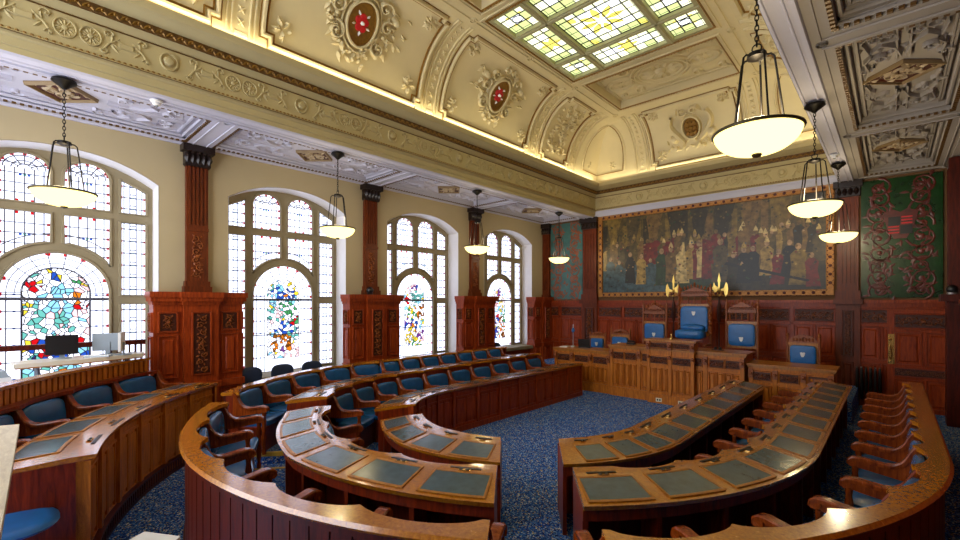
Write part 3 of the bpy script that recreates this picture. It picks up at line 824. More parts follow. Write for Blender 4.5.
M['s_white'] = glow('skylight_white_glass', '#f6f8ff', 1.8); M['s_green'] = glow('skylight_green_glass', '#dbe89a', 1.1); M['s_yellow'] = glow('skylight_yellow_glass', '#f4e26a', 1.2); M['s_pale'] = glow('skylight_pale_glass', '#f2f6d0', 1.5)
win = struct(empty('window_5', (0, 0, 0)), 'leaded coloured skylight of nine panes in the ceiling')
xs = [SK[0], SK[0]+.80, SK[1]-.80, SK[1]]; ys = [SK[2], SK[2]+.86, SK[3]-.86, SK[3]]
fr = MB(); gl = MB(); ld = MB()
holes = []
for i in range(3):
    for j in range(3):
        a, b, c, d = xs[i]+.07, xs[i+1]-.07, ys[j]+.07, ys[j+1]-.07
        holes.append(rect(a, b, c, d))
        zz = .07
        bx = lambda p, q, r, s, mi: gl.box((p, r, zz), (q, s, zz+.01), mi, D)
        t = .1
        nu, nv = max(2, round((b-a)/.22)), max(2, round((d-c)/.22)); rnd = random.Random(i*3+j)
        for p in range(nu):
            for q in range(nv):
                u0, u1, v0, v1 = a+(b-a)*p/nu, a+(b-a)*(p+1)/nu, c+(d-c)*q/nv, c+(d-c)*(q+1)/nv
                e = p in (0, nu-1) or q in (0, nv-1)
                bx(u0, u1, v0, v1, (1 if rnd.random() < .45 else 3) if e else (0 if rnd.random() < .75 else 3))
        mx, my = (a+b)/2, (c+d)/2
        S = lambda u, v, h: (u, v, FZ+.068-h)
        if i == 1 and j == 1:
            for k in range(8): leaf(gl, mx+.08*cos(k*.785), my+.08*sin(k*.785), k*.785, .38, .16, .004, S, 2)
            for sx in (-1, 1):
                for sy in (-1, 1): leaf(gl, a+.2 if sx < 0 else b-.2, c+.2 if sy < 0 else d-.2, 1, .24, .16, .004, S, 2)
        elif i != 1 and j != 1:
            gl.prism(ellipse(mx, my, .12, .09, 16), zz-.004, zz, 0, D)
            ld.tube([(p, q, FZ+zz-.006) for p, q in ellipse(mx, my, .12, .09, 16)], .011, 5, closed=True)
            for k in range(4): leaf(gl, mx+.16*cos(k*1.57+.78), my+.14*sin(k*1.57+.78), k*1.57+.78, .1, .08, .004, S, 2)
        else:
            for k in range(6): leaf(gl, mx, my, k*1.05, .26, .12, .004, S, 2)
        for p in range(nu+1):
            u = a+(b-a)*p/nu; ld.tube([(u, c, FZ+zz-.004), (u, d, FZ+zz-.004)], .014 if p in (1, nu-1) or (nu > 4 and p % 2 == 0) else .007, 4)
        for q in range(nv+1):
            v = c+(d-c)*q/nv; ld.tube([(a, v, FZ+zz-.004), (b, v, FZ+zz-.004)], .014 if q in (1, nv-1) or (nv > 4 and q % 2 == 0) else .007, 4)
        for u in (a+.06, b-.06): ld.tube([(u, c, FZ+zz-.004), (u, d, FZ+zz-.004)], .005, 4)
        for v in (c+.06, d-.06): ld.tube([(a, v, FZ+zz-.004), (b, v, FZ+zz-.004)], .005, 4)
plate(fr, [rect(*SK)]+holes, -.01, .09, D)
for x in xs[1:3]: ribbon(fr, [(x, SK[2]), (x, SK[3])], .09, .04, U(.01))
for y in ys[1:3]: ribbon(fr, [(SK[0], y), (SK[1], y)], .09, .04, U(.01))
struct(fr.build('window_frame', plain('skylight_frame_paint', '#a9a57c', .6), win)); struct(gl.build('pane', ['s_white', 's_green', 's_yellow', 's_pale'], win)); struct(ld.build('leading', 'iron', win))

# ------------------------------------------------------------------ aisle ceilings
def aisle(x0, x1, deep, bays, mat):
    A = lambda a, b, d: (a, b, 5.37+d)
    mb = MB(); dn = MB(); rl = MB(); mo = MB()
    holes = [rect(x0+.2, x1-.18, a+.2, b-.2) for a, b in bays]
    plate(mb, [rect(x0, x1, YB, YE)]+holes, 0, deep+.02, A)
    mb.box((x0, YB, deep), (x1, YE, deep+.06), 0, A)
    for a, b in bays:
        X0_, X1_, Y0_, Y1_ = x0+.2, x1-.18, a+.2, b-.2
        DN = lambda o: (lambda p, q, h: (p, q, 5.37+o-h))
        for k, (o, ins) in enumerate(((deep*.35, .03), (deep*.7, .09), (deep, .16))):
            ribbon(mo, rect(X0_+ins, X1_-ins, Y0_+ins, Y1_-ins), .05, .035, DN(o), 0, True)
        mo.box((X0_, Y0_, deep*.6), (X0_+.08, Y1_, deep+.02), 0, A); mo.box((X1_-.08, Y0_, deep*.6), (X1_, Y1_, deep+.02), 0, A)
        mo.box((X0_, Y0_, deep*.6), (X1_, Y0_+.08, deep+.02), 0, A); mo.box((X0_, Y1_-.08, deep*.6), (X1_, Y1_, deep+.02), 0, A)
        u = Y0_+.02
        while u < Y1_-.04:                                     # brown boxes paint the shadowed gaps of the dentil row
            for x in (X0_, X1_-.045): dn.box((x, u, -.002), (x+.045, u+.045, .03), 0, A)
            u += .085
        u = X0_+.02
        while u < X1_-.04:
            for y in (Y0_, Y1_-.045): dn.box((u, y, -.002), (u+.045, y+.045, .03), 0, A)
            u += .085
        ribbon(mo, rect(x0+.1, x1-.09, a+.11, b-.11), .025, .02, DN(0), 0, True)
        # plaster scrollwork round the lozenge
        cx, cy = (x0+x1)/2, (a+b)/2; F0 = DN(deep); F = lambda p, q, h: F0(p, q, h*(1.7 if deep > .15 else 1.3)); hw, hh = (X1_-X0_)/2-.2, (Y1_-Y0_)/2-.2
        rnd = random.Random(int(cy*10))
        for sx in (-1, 1):
            for sy in (-1, 1):
                P = lambda t: (cx+sx*hw*t[0], cy+sy*hh*t[1])
                ribbon(rl, [P((.05, .42)), P((.2, .62)), P((.5, .72)), P((.8, .62)), P((.92, .82))], [.03, .04, .04, .035, .02], .035, F)
                ribbon(rl, [P((.95, .08)), P((.85, .25)), P((.92, .45)), P((.75, .55))], [.03, .035, .03, .02], .035, F)
                for t, r in (((.30, .84), .12), ((.68, .86), .11), ((.56, .46), .10), ((.9, .3), .09)):
                    p = P(t); scroll(rl, p[0], p[1], r, rnd.random()*6, 1.3*sx*sy, .03, .035, F)
                for i in range(9):
                    p = P((rnd.uniform(.1, 1), rnd.uniform(.4, 1))); leaf(rl, p[0], p[1], rnd.uniform(0, 6.3), rnd.uniform(.08, .15), .045, .03, F, 0, .3)
            ribbon(rl, [(cx+sx*.06, cy-hh), (cx+sx*.06, cy-.5)], .03, .03, F); ribbon(rl, [(cx+sx*.06, cy+.5), (cx+sx*.06, cy+hh)], .03, .03, F)
        ribbon(rl, rect(cx-hw-.02, cx+hw+.02, cy-hh-.02, cy+hh+.02), .03, .025, F, 0, True)
        for y in (a, b): 
            for x in (x1-.09, x0+.1): ribbon(rl, ellipse(x, y, .05, .05, 12), .02, .02, DN(0), 0, True); knob(rl, x, y, .03, .02, DN(0), 0, 7)
    c = struct(mb.build('ceiling', mat)); struct(mo.build('coffer_moulding', mat, c)); struct(dn.build('dentil_gap_shade', 'gilt_dark', c)); struct(rl.build('plaster_relief', mat, c))
    return c
bl = [(-1.3, PIL[0]), (PIL[0], PIL[1]), (PIL[1], PIL[2]), (PIL[2], YE-.15)]
aisle(XL, NX0-.37, .13, bl, 'ceil_white'); aisle(NX1+.28, .88, .18, bl, 'ceil_shaded')
struct(MB().box((.86, YB, 5.33), (XR+.02, YE, 5.62)).build('trim_6', 'ceil_shaded'))
M['grille_frame'] = plain('grille_frame_paint', '#8a7452', .5, var=.1)
M['grille_leaf'] = plain('grille_leaf_paint', '#b3a184', .5, var=.2)
def grille(cx, cy, z, label):
    r = empty('ventilation_grille', (cx, cy, z), 0, label, 'vent grille', 'pierced lozenge ceiling grilles')
    lz = lambda a, b: [(a, 0), (0, b), (-a, 0), (0, -b)]
    F = lambda u, v, h: (u, v, -h)
    m = MB(); m.prism(lz(.42, .40), -.005, .012, 0, F); m.build('backing', 'oak_deep', r)
    m = MB(); ribbon(m, lz(.40, .38), .045, .05, F, 0, True); m.build('frame', 'grille_frame', r)
    m = MB(); rn = random.Random(int(cy*7))
    for i in range(46):
        u, v = rn.uniform(-.34, .34), rn.uniform(-.32, .32)
        if abs(u)/.34+abs(v)/.32 > .9: continue
        leaf(m, u, v, rn.uniform(0, 6.3), .11, .04, .03, lambda a, b, h: F(a, b, .012+h), 0, .3)
    for k in range(4): scroll(m, .1*cos(k*1.57), .1*sin(k*1.57), .09, k, 1.2, .025, .03, lambda a, b, h: F(a, b, .012+h))
    m.build('foliage', 'grille_leaf', r)
WN = ['nearest the camera', 'second from the camera', 'third from the camera', 'nearest the painted end wall']
for i, (a, b) in enumerate(bl):
    grille((XL+NX0-.37)/2, (a+b)/2, 5.37+.13-.004, 'lozenge grille in the white ceiling over the windows, '+WN[i])
    if i > 1: grille((NX1+.28+.88)/2, (a+b)/2, 5.37+.18-.004, 'lozenge grille in the ceiling opposite the windows, '+('nearer of the two' if i == 2 else 'beside the green damask panel'))
# ------------------------------------------------------------------ horseshoe of benches: q is degrees round the bend, metres/KQ along the arms
KQ = .0611; GA = 51.5; GW = .35
RM = [(0, 0), (1.8, 1.74), (2.52, 2.36), (3.2, 3.04), (3.88, 3.69), (4.72, 4.575), (5.11, 5.11), (9, 9)]
def rpos(q, r):
    for (a, b), (c, d) in zip(RM, RM[1:]):
        if r <= c: r = b+(d-b)*(r-a)/(c-a); break
    if 55 < q < 127 and r < 4.8: r *= (1 if r < 3.9 else .985)-(.055 if r < 3.9 else .012)*min(1, max(0, (q-92)/26))
    if q < 0: return (X0+r, YC-q*KQ)
    if q > 180: return (X0-r, YC+(q-180)*KQ)
    a = rad(q); return (X0+r*cos(a), YC-r*sin(a))
def rdir(q):
    a = rad(min(max(q, 0), 180)); return (-cos(a), sin(a))      # inwards
gR = lambda r: GA-math.degrees(math.asin(GW/r))
gC0 = lambda r: GA+math.degrees(math.asin(GW/r))
gC1 = lambda r: 180-gC0(r)
gL = lambda r: 180-gR(r)
K = lambda v: (lambda r: v)
ER, EL = -78.6, 258.6
BL = {'R': (gR, K(ER)), 'C': (gC0, gC1), 'L': (gL, K(EL)), 'A': (K(101.0), K(142.5))}
def ring(mb, prof, qa, qb, step=2.6, mi=0, cap=True, fine=None):
    qa = qa if callable(qa) else K(qa); qb = qb if callable(qb) else K(qb)
    rn = [(p[0](None) if callable(p[0]) else p[0]) for p in prof]
    a, b = qa(rn[0]), qb(rn[0])
    n = max(1, int(abs(b-a)/(fine or step)+.99)); k = len(prof); vs = []
    for j in range(n+1):
        t = j/n
        for i, (r, z) in enumerate(prof):
            q = qa(rn[i])*(1-t)+qb(rn[i])*t
            x, y = rpos(q, r(q) if callable(r) else r); vs.append((x, y, z))
    fs = [(j*k+i, j*k+(i+1) % k, (j+1)*k+(i+1) % k, (j+1)*k+i) for j in range(n) for i in range(k)]
    if cap: fs += [tuple(range(k)), tuple(reversed(range(n*k, n*k+k)))]
    mb.add(vs, fs, mi, False)
RC = lambda r0, r1, z0, z1: [(r0, z0), (r1, z0), (r1, z1), (r0, z1)]
def cut(qa, qb, r, t):
    # thin radial slab: an angle span of width t metres beginning at qa(r)
    sg = 1 if qb > 0 else -1
    return None
def seatq(block, row):
    # centres and half step of the places
    if block == 'C': return ([62.3+11*i for i in range(6)], 5.5) if row == 2 else ([68.6+14.3*i for i in range(4)], 7.1)
    if block == 'A': return ([139-8.0*i for i in range(5)], 4.0)
    c = [41.5-10.15*i for i in range(12)] if row == 2 else [32.5-11.7*i for i in range(10)]
    h = 5.07 if row == 2 else 5.85
    return (c, h) if block == 'R' else ([180-x for x in c], h)
def scallop(block, row, r0, depth):
    cs, h = seatq(block, row); lo, hi = min(cs)-h, max(cs)+h
    def f(q):
        if q is None: return r0
        if q < lo or q > hi: return r0-.02
        ph = ((q-lo)/(2*h)) % 1.0
        return r0-.02+depth*(max(0, sin(PI*ph))**.55)
    return f
INFO = {'R': ('door side', 'door-side'), 'C': ('middle', 'middle'), 'L': ('window side', 'window-side'), 'A': ('gallery', 'outer')}

# tiers under the second row, with brass-coloured nosings at the gangway steps
for b in 'RCL':
    mb = MB(); ring(mb, RC(3.32, 4.66, 0.001, .17), *BL[b]); t = struct(mb.build('floor', 'carpet'))
    mb = MB()
    for e in (0, 1):
        g = BL[b][e]
        if b != 'C' and e == 1: continue
        for rr in [3.34+.05*i for i in range(27)]:
            pass
        sg = 1 if (b == 'R') or (b == 'C' and e == 1) else -1
        vs = []
        for r in (3.32, 4.66):
            x, y = rpos(g(r), r); tx, ty = cos(rad(GA if (b == 'R' or (b == 'C' and e == 0)) else 180-GA)), 0
            dq = (.05/r)*57.3*(-1 if sg > 0 else 1)
            x2, y2 = rpos(g(r)+dq, r); x3, y3 = rpos(g(r)-dq*.25, r)
            vs += [(x3, y3, .12), (x3, y3, .178), (x2, y2, .178)]
        mb.add(vs, [(0,1,4,3), (1,2,5,4), (0,3,5,2), (0,2,1), (3,4,5)])
    struct(mb.build('step_nosing', 'nosing', t))
mb = MB(); ring(mb, RC(4.8, 5.42, 0.001, .17), 149, 272); struct(mb.build('floor', 'carpet'))
mb = MB(); ring(mb, RC(5.22, 6.6, 0.001, .35), 98, 143); struct(mb.build('floor', 'carpet'))

def end_of(q, r, r2, z0, z1, t, mb, inward):
    pass
def slab_end(mb, g, r0, r1, z0, z1, t, sg, zt=None, foot=None):
    # vertical end panel across a desk end at angle g(r); t metres thick, sg = direction (in q) into the block
    P = []
    for r in (r0, r1):
        q = g(r); d = sg*t/max(r, .1)*57.3
        if q < 0 or q > 180: d = sg*t/KQ
        P.append((rpos(q, r), rpos(q+d, r)))
    (a, b), (c, d) = P
    z1b = zt if zt is not None else z1
    vs = [(a[0],a[1],z0),(b[0],b[1],z0),(d[0],d[1],z0),(c[0],c[1],z0),(a[0],a[1],z1),(b[0],b[1],z1),(d[0],d[1],z1b),(c[0],c[1],z1b)]
    mb.add(vs, [(3,2,1,0),(4,5,6,7),(0,1,5,4),(1,2,6,5),(2,3,7,6),(3,0,4,7)])

def pads(root, block, row, ra, rb, za, zb, rt, zt):
    # inset leather writing pads with pale border, pen groove and socket at each place; desk top plane from (ra,za) to (rb,zb)
    cs, h = seatq(block, row)
    sl = lambda r: za+(zb-za)*(r-ra)/(rb-ra)
    for c in cs:
        wq = h*.76
        mb = MB(); ring(mb, [(ra, sl(ra)), (rb, sl(rb)), (rb, sl(rb)+.004), (ra, sl(ra)+.004)], c-wq, c+wq, 2)
        p = mb.build('writing_pad', 'pad', root)
        e = h*.055; m2 = MB()
        for (r0, r1, q0, q1) in ((ra-.03, ra, c-wq-e, c+wq+e), (rb, rb+.03, c-wq-e, c+wq+e), (ra, rb, c-wq-e, c-wq), (ra, rb, c+wq, c+wq+e)):
            ring(m2, [(r0, sl(r0)), (r1, sl(r1)), (r1, sl(r1)+.006), (r0, sl(r0)+.006)], q0, q1, 2)
        m2.build('inlay', 'oak_gold', p)
        mb = MB(); ring(mb, RC(rt, rt+.03, zt, zt+.006), c-h*.45, c+h*.45, 2); mb.build('pen_groove', 'capital', root)
        mb = MB(); ring(mb, RC(rt+.045, rt+.085, zt, zt+.008), c-h*.17, c+h*.17, 2); m2 = mb
        for o in (-.09, .09):
            x, y = rpos(c+h*o, rt+.065); m2.box((x-.012, y-.012, zt+.006), (x+.012, y+.012, zt+.016), 1)
        mb.build('switch_plate', ['brass', 'black'], root)

def panelled(root, block, r, z0, z1, q0, q1, nb, mat, out=-1, pair=2):
    # framed front: stiles, rails and raised fields following the bend; out=-1 faces the centre
    fr = MB(); pn = MB(); d = .02*out
    R0, R1 = (r, r+d) if out > 0 else (r+d, r)
    zf = z1-.13
    ring(fr, RC(R0, R1, z1-.035, z1), q0, q1); ring(fr, RC(R0, R1, zf-.03, zf), q0, q1); ring(fr, RC(R0+2*d, R1, z0, z0+.10), q0, q1); ring(fr, RC(R0, R1, z0+.1, z0+.15), q0, q1)
    A, B = q0(r), q1(r)
    for i in range(nb+1):
        qc = A+(B-A)*i/nb; w = (B-A)/nb*.055
        lo, hi = max(min(A, B), qc-abs(w)), min(max(A, B), qc+abs(w))
        ring(fr, RC(R0+(1.4*d if d < 0 else 0), R1+(1.4*d if d > 0 else 0), z0+.02, z1), lo, hi)
    for i in range(nb):
        for j in range(pair):
            a = A+(B-A)*(i+.1+.8*j/pair+.03)/nb; b = A+(B-A)*(i+.1+.8*(j+1)/pair-.03)/nb
            ring(pn, RC(min(r, r+d*.7), max(r, r+d*.7), z0+.2, zf-.07), a, b)
            for s in (a, b): ring(fr, RC(min(r, r+d*1.1), max(r, r+d*1.1), z0+.15, zf-.03), s-.12, s+.12)
        a = A+(B-A)*(i+.12)/nb; b = A+(B-A)*(i+.88)/nb
        ring(pn, RC(min(r, r+d*.6), max(r, r+d*.6), zf+.02, z1-.06), a, b)
    fr.build('front_frame', mat, root); pn.build('front_panel', mat, root)

def desk_one(b, label):
    q0, q1 = BL[b]; root = empty('curved_desk', rpos((q0(2.2)+q1(2.2))/2, 2.2)+(0,), 0, label, 'desk', 'front row desks')
    root.location = (0, 0, 0)
    m = MB(); ring(m, RC(1.88, 1.93, 0, .80), q0, q1); body = m.build('front_board', 'oak_wall', root)
    panelled(root, b, 1.88, 0, .80, q0, q1, 4 if b == 'C' else 11, 'oak_wall')
    m = MB(); ring(m, [(1.81, .80), (2.52, .735), (2.53, .77), (2.05, .825), (1.80, .84)], q0, q1); m.build('desk_top', 'oak_top', root)
    m = MB(); ring(m, RC(2.44, 2.47, .62, .745), q0, q1); m.build('apron', 'oak_red', root)
    sg = 1 if q1(2) > q0(2) else -1
    for g, s in ((q0, sg), (q1, -sg)):
        m = MB(); slab_end(m, g, 1.86, 2.46, 0, .80, .045, s, .74); m.build('end_panel', 'oak_red', root)
    cs, h = seatq(b, 1)
    for c in cs[:-1]:
        e = c+(cs[1]-cs[0])/2
        m = MB(); ring(m, RC(1.93, 2.43, 0, .74), e-.5, e+.5); m.build('support', 'oak_dark', root)
    pads(root, b, 1, 2.10, 2.47, .825, .781, 1.9, .838)
    return root
def desk_two(b, label):
    q0, q1 = BL[b]; root = empty('curved_desk', (0, 0, 0), 0, label, 'desk', 'second row desks')
    sc = scallop(b, 1, 3.25, .10)
    m = MB(); ring(m, [(sc, .955), (3.86, .90), (3.88, .94), (3.43, .998), (sc, 1.0)], q0, q1, fine=.6); m.build('desk_top', 'oak_top', root)
    m = MB(); ring(m, RC(3.345, 3.385, 0, .955), q0, q1); m.build('back_board', 'oak_red', root)
    m = MB(); ring(m, RC(3.78, 3.82, .80, .91), q0, q1); m.build('apron', 'oak_red', root)
    m = MB(); ring(m, RC(3.52, 3.55, .17, .93), q0, q1); m.build('modesty_panel', 'oak_dark', root)
    sg = 1 if q1(2) > q0(2) else -1
    for g, s in ((q0, sg), (q1, -sg)):
        m = MB(); slab_end(m, g, 3.24, 3.80, 0, .955, .045, s, .905); m.build('end_panel', 'oak_red', root)
    cs, h = seatq(b, 2)
    for c in cs[:-1]:
        e = c+(cs[1]-cs[0])/2
        m = MB(); ring(m, RC(3.55, 3.79, .17, .905), e-.35, e+.35); m.build('support', 'oak_red', root)
    pads(root, b, 2, 3.48, 3.81, .993, .953, 3.36, .999)
    return root
def rail(b, label):
    q0, q1 = BL[b]; root = empty('curved_bench', (0, 0, 0), 0, label, 'bench back', 'curved backs behind the outer seats')
    sc = scallop(b, 2, 4.51, .11)
    m = MB(); ring(m, [(sc, 1.055), (4.72, 1.05), (4.735, 1.075), (4.72, 1.10), (sc, 1.10)], q0, q1, fine=.6); m.build('top_rail', 'oak_top', root)
    m = MB(); ring(m, RC(4.64, 4.675, 0, 1.055), q0, q1); m.build('back_board', 'oak_dark', root)
    m = MB(); A, B = q0(4.68), q1(4.68); n = int(abs(B-A)/2.2)
    for i in range(n):
        a, c = A+(B-A)*(i+.04)/n, A+(B-A)*(i+.96)/n; ring(m, RC(4.675, 4.69, .12, 1.03), a, c)
    ring(m, RC(4.675, 4.705, 0, .12), q0, q1); ring(m, RC(4.675, 4.70, 1.0, 1.05), q0, q1)
    m.build('boarding', 'oak_dark', root)
    sg = 1 if q1(2) > q0(2) else -1
    for g, s in ((q0, sg), (q1, -sg)):
        m = MB(); slab_end(m, g, 4.50, 4.67, 0, 1.055, .05, s); m.build('end_panel', 'oak_red', root)
    return root

# ------------------------------------------------------------------ the seat: leather cushion and back, swept oak arms on turned posts
def arm_mesh(x):
    pth = [(.09,.915),(.115,.895),(.14,.85),(.165,.79),(.2,.74),(.25,.705),(.32,.697),(.42,.708),(.50,.718),(.56,.712),(.595,.685),(.60,.65),(.57,.628)]
    m = MB(); w = .037
    vs = []
    for i, (y, z) in enumerate(pth):
        a, b = pth[max(i-1, 0)], pth[min(i+1, len(pth)-1)]; dy, dz = b[0]-a[0], b[1]-a[1]; L = math.hypot(dy, dz); ny, nz = -dz/L*.03, dy/L*.03
        if ny*0+nz < 0 and i < len(pth)-4: ny, nz = -ny, -nz
        vs += [(x-w, y, z), (x-w*.8, y+ny*.3, z+nz*.3+.004), (x+w*.8, y+ny*.3, z+nz*.3+.004), (x+w, y, z), (x+w*.9, y-ny, z-nz), (x-w*.9, y-ny, z-nz)]
    k = 6; fs = [(i*k+j, i*k+(j+1) % k, (i+1)*k+(j+1) % k, (i+1)*k+j) for i in range(len(pth)-1) for j in range(k)]
    fs += [tuple(range(k)), tuple(reversed(range((len(pth)-1)*k, len(pth)*k)))]
    m.add(vs, fs)
    web = [(y, z-.02) for y, z in pth[:10]]; lo = [(.55,.63),(.47,.615),(.2,.575),(.06,.585),(.03,.64),(.03,.82)]
    m.prism(web+lo, x-.018, x+.018, 0, lambda a, b, c: (c, a, b))
    m.tube([(x-.03, .555, .665), (x+.03, .555, .665)], .036, 12)
    return m
def post_mesh(x):
    m = MB(); m.lathe([(.026,.0),(.03,.05),(.02,.09),(.03,.16),(.033,.26),(.022,.33),(.03,.36),(.02,.39),(.03,.44),(.034,.50),(.024,.56),(.032,.63)], (x, .54, 0), 10)
    return m
def make_seat():
    W = .335
    r = empty('fixed_armchair', (0, 0, -50))
    m = MB(); m.pillow((0, .33, .43), (W-.05, .24, .055), .4, 0, 24, 8); m.build('seat_cushion', 'leather', r)
    m = MB(); m.pillow((0, .0, 0), (W-.045, .05, .215), .45, 0, 24, 12, lambda x, y, z: (x, .105+y-.1*z, .665+z)); m.build('backrest', 'leather', r)
    m = MB(); m.box((-W+.03, .06, 0), (W-.03, .49, .37)); m.box((-W+.02, .05, .36), (W-.02, .54, .395)); m.build('seat_base', 'oak_red', r)
    arm_mesh(-W).build('arm', 'oak_arm', r); post_mesh(-W).build('arm_post', 'oak_arm', r)
    return r
proto = make_seat()
# the last seat of a row also has the closing arm
arm2 = arm_mesh(.335); post2 = post_mesh(.335)
a2 = arm2.build('arm', 'oak_arm'); p2 = post2.build('arm_post', 'oak_arm')
first = [True, True]
ORD = ['first', 'second', 'third', 'fourth', 'fifth', 'sixth', 'seventh', 'eighth', 'ninth', 'tenth', 'eleventh', 'last']
def seat_row(b, row, rb, zf, group, where):
    cs, h = seatq(b, row)
    n = len(cs)
    cs = sorted(cs, reverse=(b in 'R'))                       # from the gangway outwards
    for i, c in enumerate(cs):
        x, y = rpos(c, rb); f = rdir(c)
        rz = math.atan2(-f[0], f[1])
        w = 2*h*KQ if (c < 0 or c > 180) else 2*h*rad(1)*rb
        lab = 'blue leather bench seat, %s %s' % (ORD[i] if i < n-1 else 'last', where)
        if first[0]:
            s = proto; s.location = (x, y, zf); s.rotation_euler = (0, 0, rz); s.scale = (w/.67, 1, 1); first[0] = False; s['label'] = lab
        else: s = dup(proto, (x, y, zf), rz, lab, w/.67)
        s['category'] = 'seat'; s['group'] = group
        if i == n-1 and b == 'R' or i == 0 and b != 'R':
            for q in (a2, p2):
                if first[1]: d = q
                else: d = q.copy(); COL.objects.link(d)
                d.parent = s
            first[1] = False
desk_one('R', 'low front desk with slate writing pads on the door side'); desk_one('C', 'short curved front desk in the middle of the horseshoe'); desk_one('L', 'long panelled front desk below the window-side seats')
desk_two('R', 'golden oak second desk with twelve writing pads on the door side'); desk_two('C', 'broad curved desk with glossy pads in the middle block'); desk_two('L', 'second desk with scalloped edge on the window side')
rail('R', 'curved oak bench back in the near door-side corner'); rail('C', 'curved boarded bench back nearest the camera by the aisle'); rail('L', 'long bench back running under the windows')
for b, side in (('R', 'door-side'), ('C', 'middle'), ('L', 'window-side')):
    gw = 'from the gangway' if b != 'C' else 'from the centre gangway'
    seat_row(b, 1, 3.335, 0, side+' front row seats', '%s in the %s front row' % (gw, side))
    seat_row(b, 2, 4.63, .17, side+' outer row seats', '%s in the %s outer row' % (gw, side))

# ------------------------------------------------------------------ outer tier beyond the aisle: desk, seats, slatted back wall
q0, q1 = BL['A']
root = empty('curved_desk', (0, 0, 0), 0, 'tall panelled desk curving beside the carpeted aisle, nearest the windows', 'desk')
m = MB(); ring(m, RC(5.2, 5.25, 0, 1.06), q0, q1); m.build('front_board', 'oak_dais', root)
panelled(root, 'A', 5.2, .06, 1.05, q0, q1, 6, 'oak_dais')
m = MB(); n = 60
for i in range(n):
    a = q0(5)+(q1(5)-q0(5))*i/n; ring(m, RC(5.13, 5.16, .05, .17), a+.1, a+.5)
ring(m, RC(5.14, 5.2, 0, .05), q0, q1); ring(m, RC(5.12, 5.2, .17, .2), q0, q1); m.build('plinth', 'oak_dark', root)
m = MB(); ring(m, [(5.12, 1.06), (5.80, 1.03), (5.81, 1.06), (5.3, 1.10), (5.11, 1.10)], q0, q1); m.build('desk_top', 'oak_top', root)
def tail(g, s):
    m = MB(); sh = [(5.16, 0), (5.45, 0), (5.5, .2), (5.62, .45), (5.72, .7), (5.76, 1.04), (5.16, 1.06)]
    vs = []
    for d in (0, s*.5):
        for r, z in sh: x, y = rpos(g(r)+d, r); vs.append((x, y, z))
    k = len(sh); m.add(vs, [tuple(range(k)), tuple(reversed(range(k, 2*k)))]+[(i, (i+1) % k, k+(i+1) % k, k+i) for i in range(k)])
    m.build('end_panel', 'oak_red', root)
tail(q0, 1); tail(q1, -1)
pads(root, 'A', 1, 5.42, 5.74, 1.094, 1.069, 5.17, 1.10)
root = empty('gallery_screen', (0, 0, 0), 0, 'slatted oak screen behind the outer blue seats, under the staff counter', 'screen')
sc = scallop('A', 1, 6.20, .1)
m = MB(); ring(m, [(sc, 1.24), (6.42, 1.24), (6.42, 1.285), (sc, 1.285)], q0, q1, fine=.6); m.build('seat_rail', 'oak_red', root)
m = MB(); ring(m, RC(6.40, 6.44, 0, 1.48), q0, q1); m.build('back_board', 'oak_dark', root)
m = MB(); n = 46
for i in range(n):
    a = q0(6)+(q1(6)-q0(6))*i/n; ring(m, RC(6.375, 6.40, 1.285, 1.46), a+.12, a+.72)
m.build('slat', 'oak_dais', root)
m = MB(); ring(m, RC(6.35, 6.52, 1.47, 1.51), q0, q1); m.build('cap', 'oak_top', root)
seat_row('A', 1, 6.36, .35, 'outer tier seats', 'from the camera end of the slatted screen')
# ------------------------------------------------------------------ pendant lamps
M['bowl'] = glow('lit_opal_glass', '#ffe68c', 2.4)
def make_pendant():
    r = empty('pendant_lamp', (0, 0, -60))                     # origin at the bowl rim
    m = MB(); m.lathe([(.02, 1.47), (.12, 1.45), (.13, 1.42), (.05, 1.36), (.02, 1.33)], n=20); m.build('canopy', 'iron', r)
    m = MB(); z = .74; k = 0
    while z < 1.34:
        ps = [(.014*cos(t), 0, z+.028*sin(t)) if k % 2 else (0, .014*cos(t), z+.028*sin(t)) for t in [2*PI*i/10 for i in range(10)]]
        m.tube(ps, .005, 5, closed=True); z += .043; k += 1
    m.build('chain', 'iron', r)
    m = MB(); m.tube([(.035*cos(t), 0, .70+.035*sin(t)) for t in [2*PI*i/12 for i in range(12)]], .006, 5, closed=True)
    m.lathe([(.03, .665), (.07, .655), (.075, .62), (.03, .60)], n=14); m.build('hub', 'iron', r)
    for i in range(5):
        a = 2*PI*i/5+.3; c, s = cos(a), sin(a)
        m = MB(); m.tube([(.05*c, .05*s, .63), (.10*c, .10*s, .635), (.125*c, .125*s, .61), (.14*c, .14*s, .5), (.2*c, .2*s, .01)], .0085, 6); m.build('rod', 'iron', r)
    m = MB(); m.tube([(.325*cos(t), .325*sin(t), 0) for t in [2*PI*i/40 for i in range(40)]], .014, 8, closed=True); m.tube([(.2*cos(t), .2*sin(t), .012) for t in [2*PI*i/30 for i in range(30)]], .008, 6, closed=True); m.build('rim', 'bronze', r)
    m = MB(); R, h = .322, .185
    prof = [(R*math.sqrt(max(0, 1-(1-t)**2)) if False else R*sin(t*PI/2)**.8, -h*cos(t*PI/2)**1.15) for t in [i/12 for i in range(1, 13)]]
    m.lathe([(.012, -h)]+prof+[(R-.012, 0), (R*.6, -h*.55), (.02, -h+.012)], n=40); m.build('bowl', 'bowl', r, 60)
    m = MB(); m.lathe([(.004, -h-.03), (.03, -h-.022), (.04, -h-.006), (.035, -h+.004)], n=14); m.build('finial', 'bronze', r)
    return r
pp = make_pendant(); used = False
LAMPS = []
PW = ['in front of the nearest window', 'in front of the second window', 'in front of the third window', 'beside the teal panel by the last window']
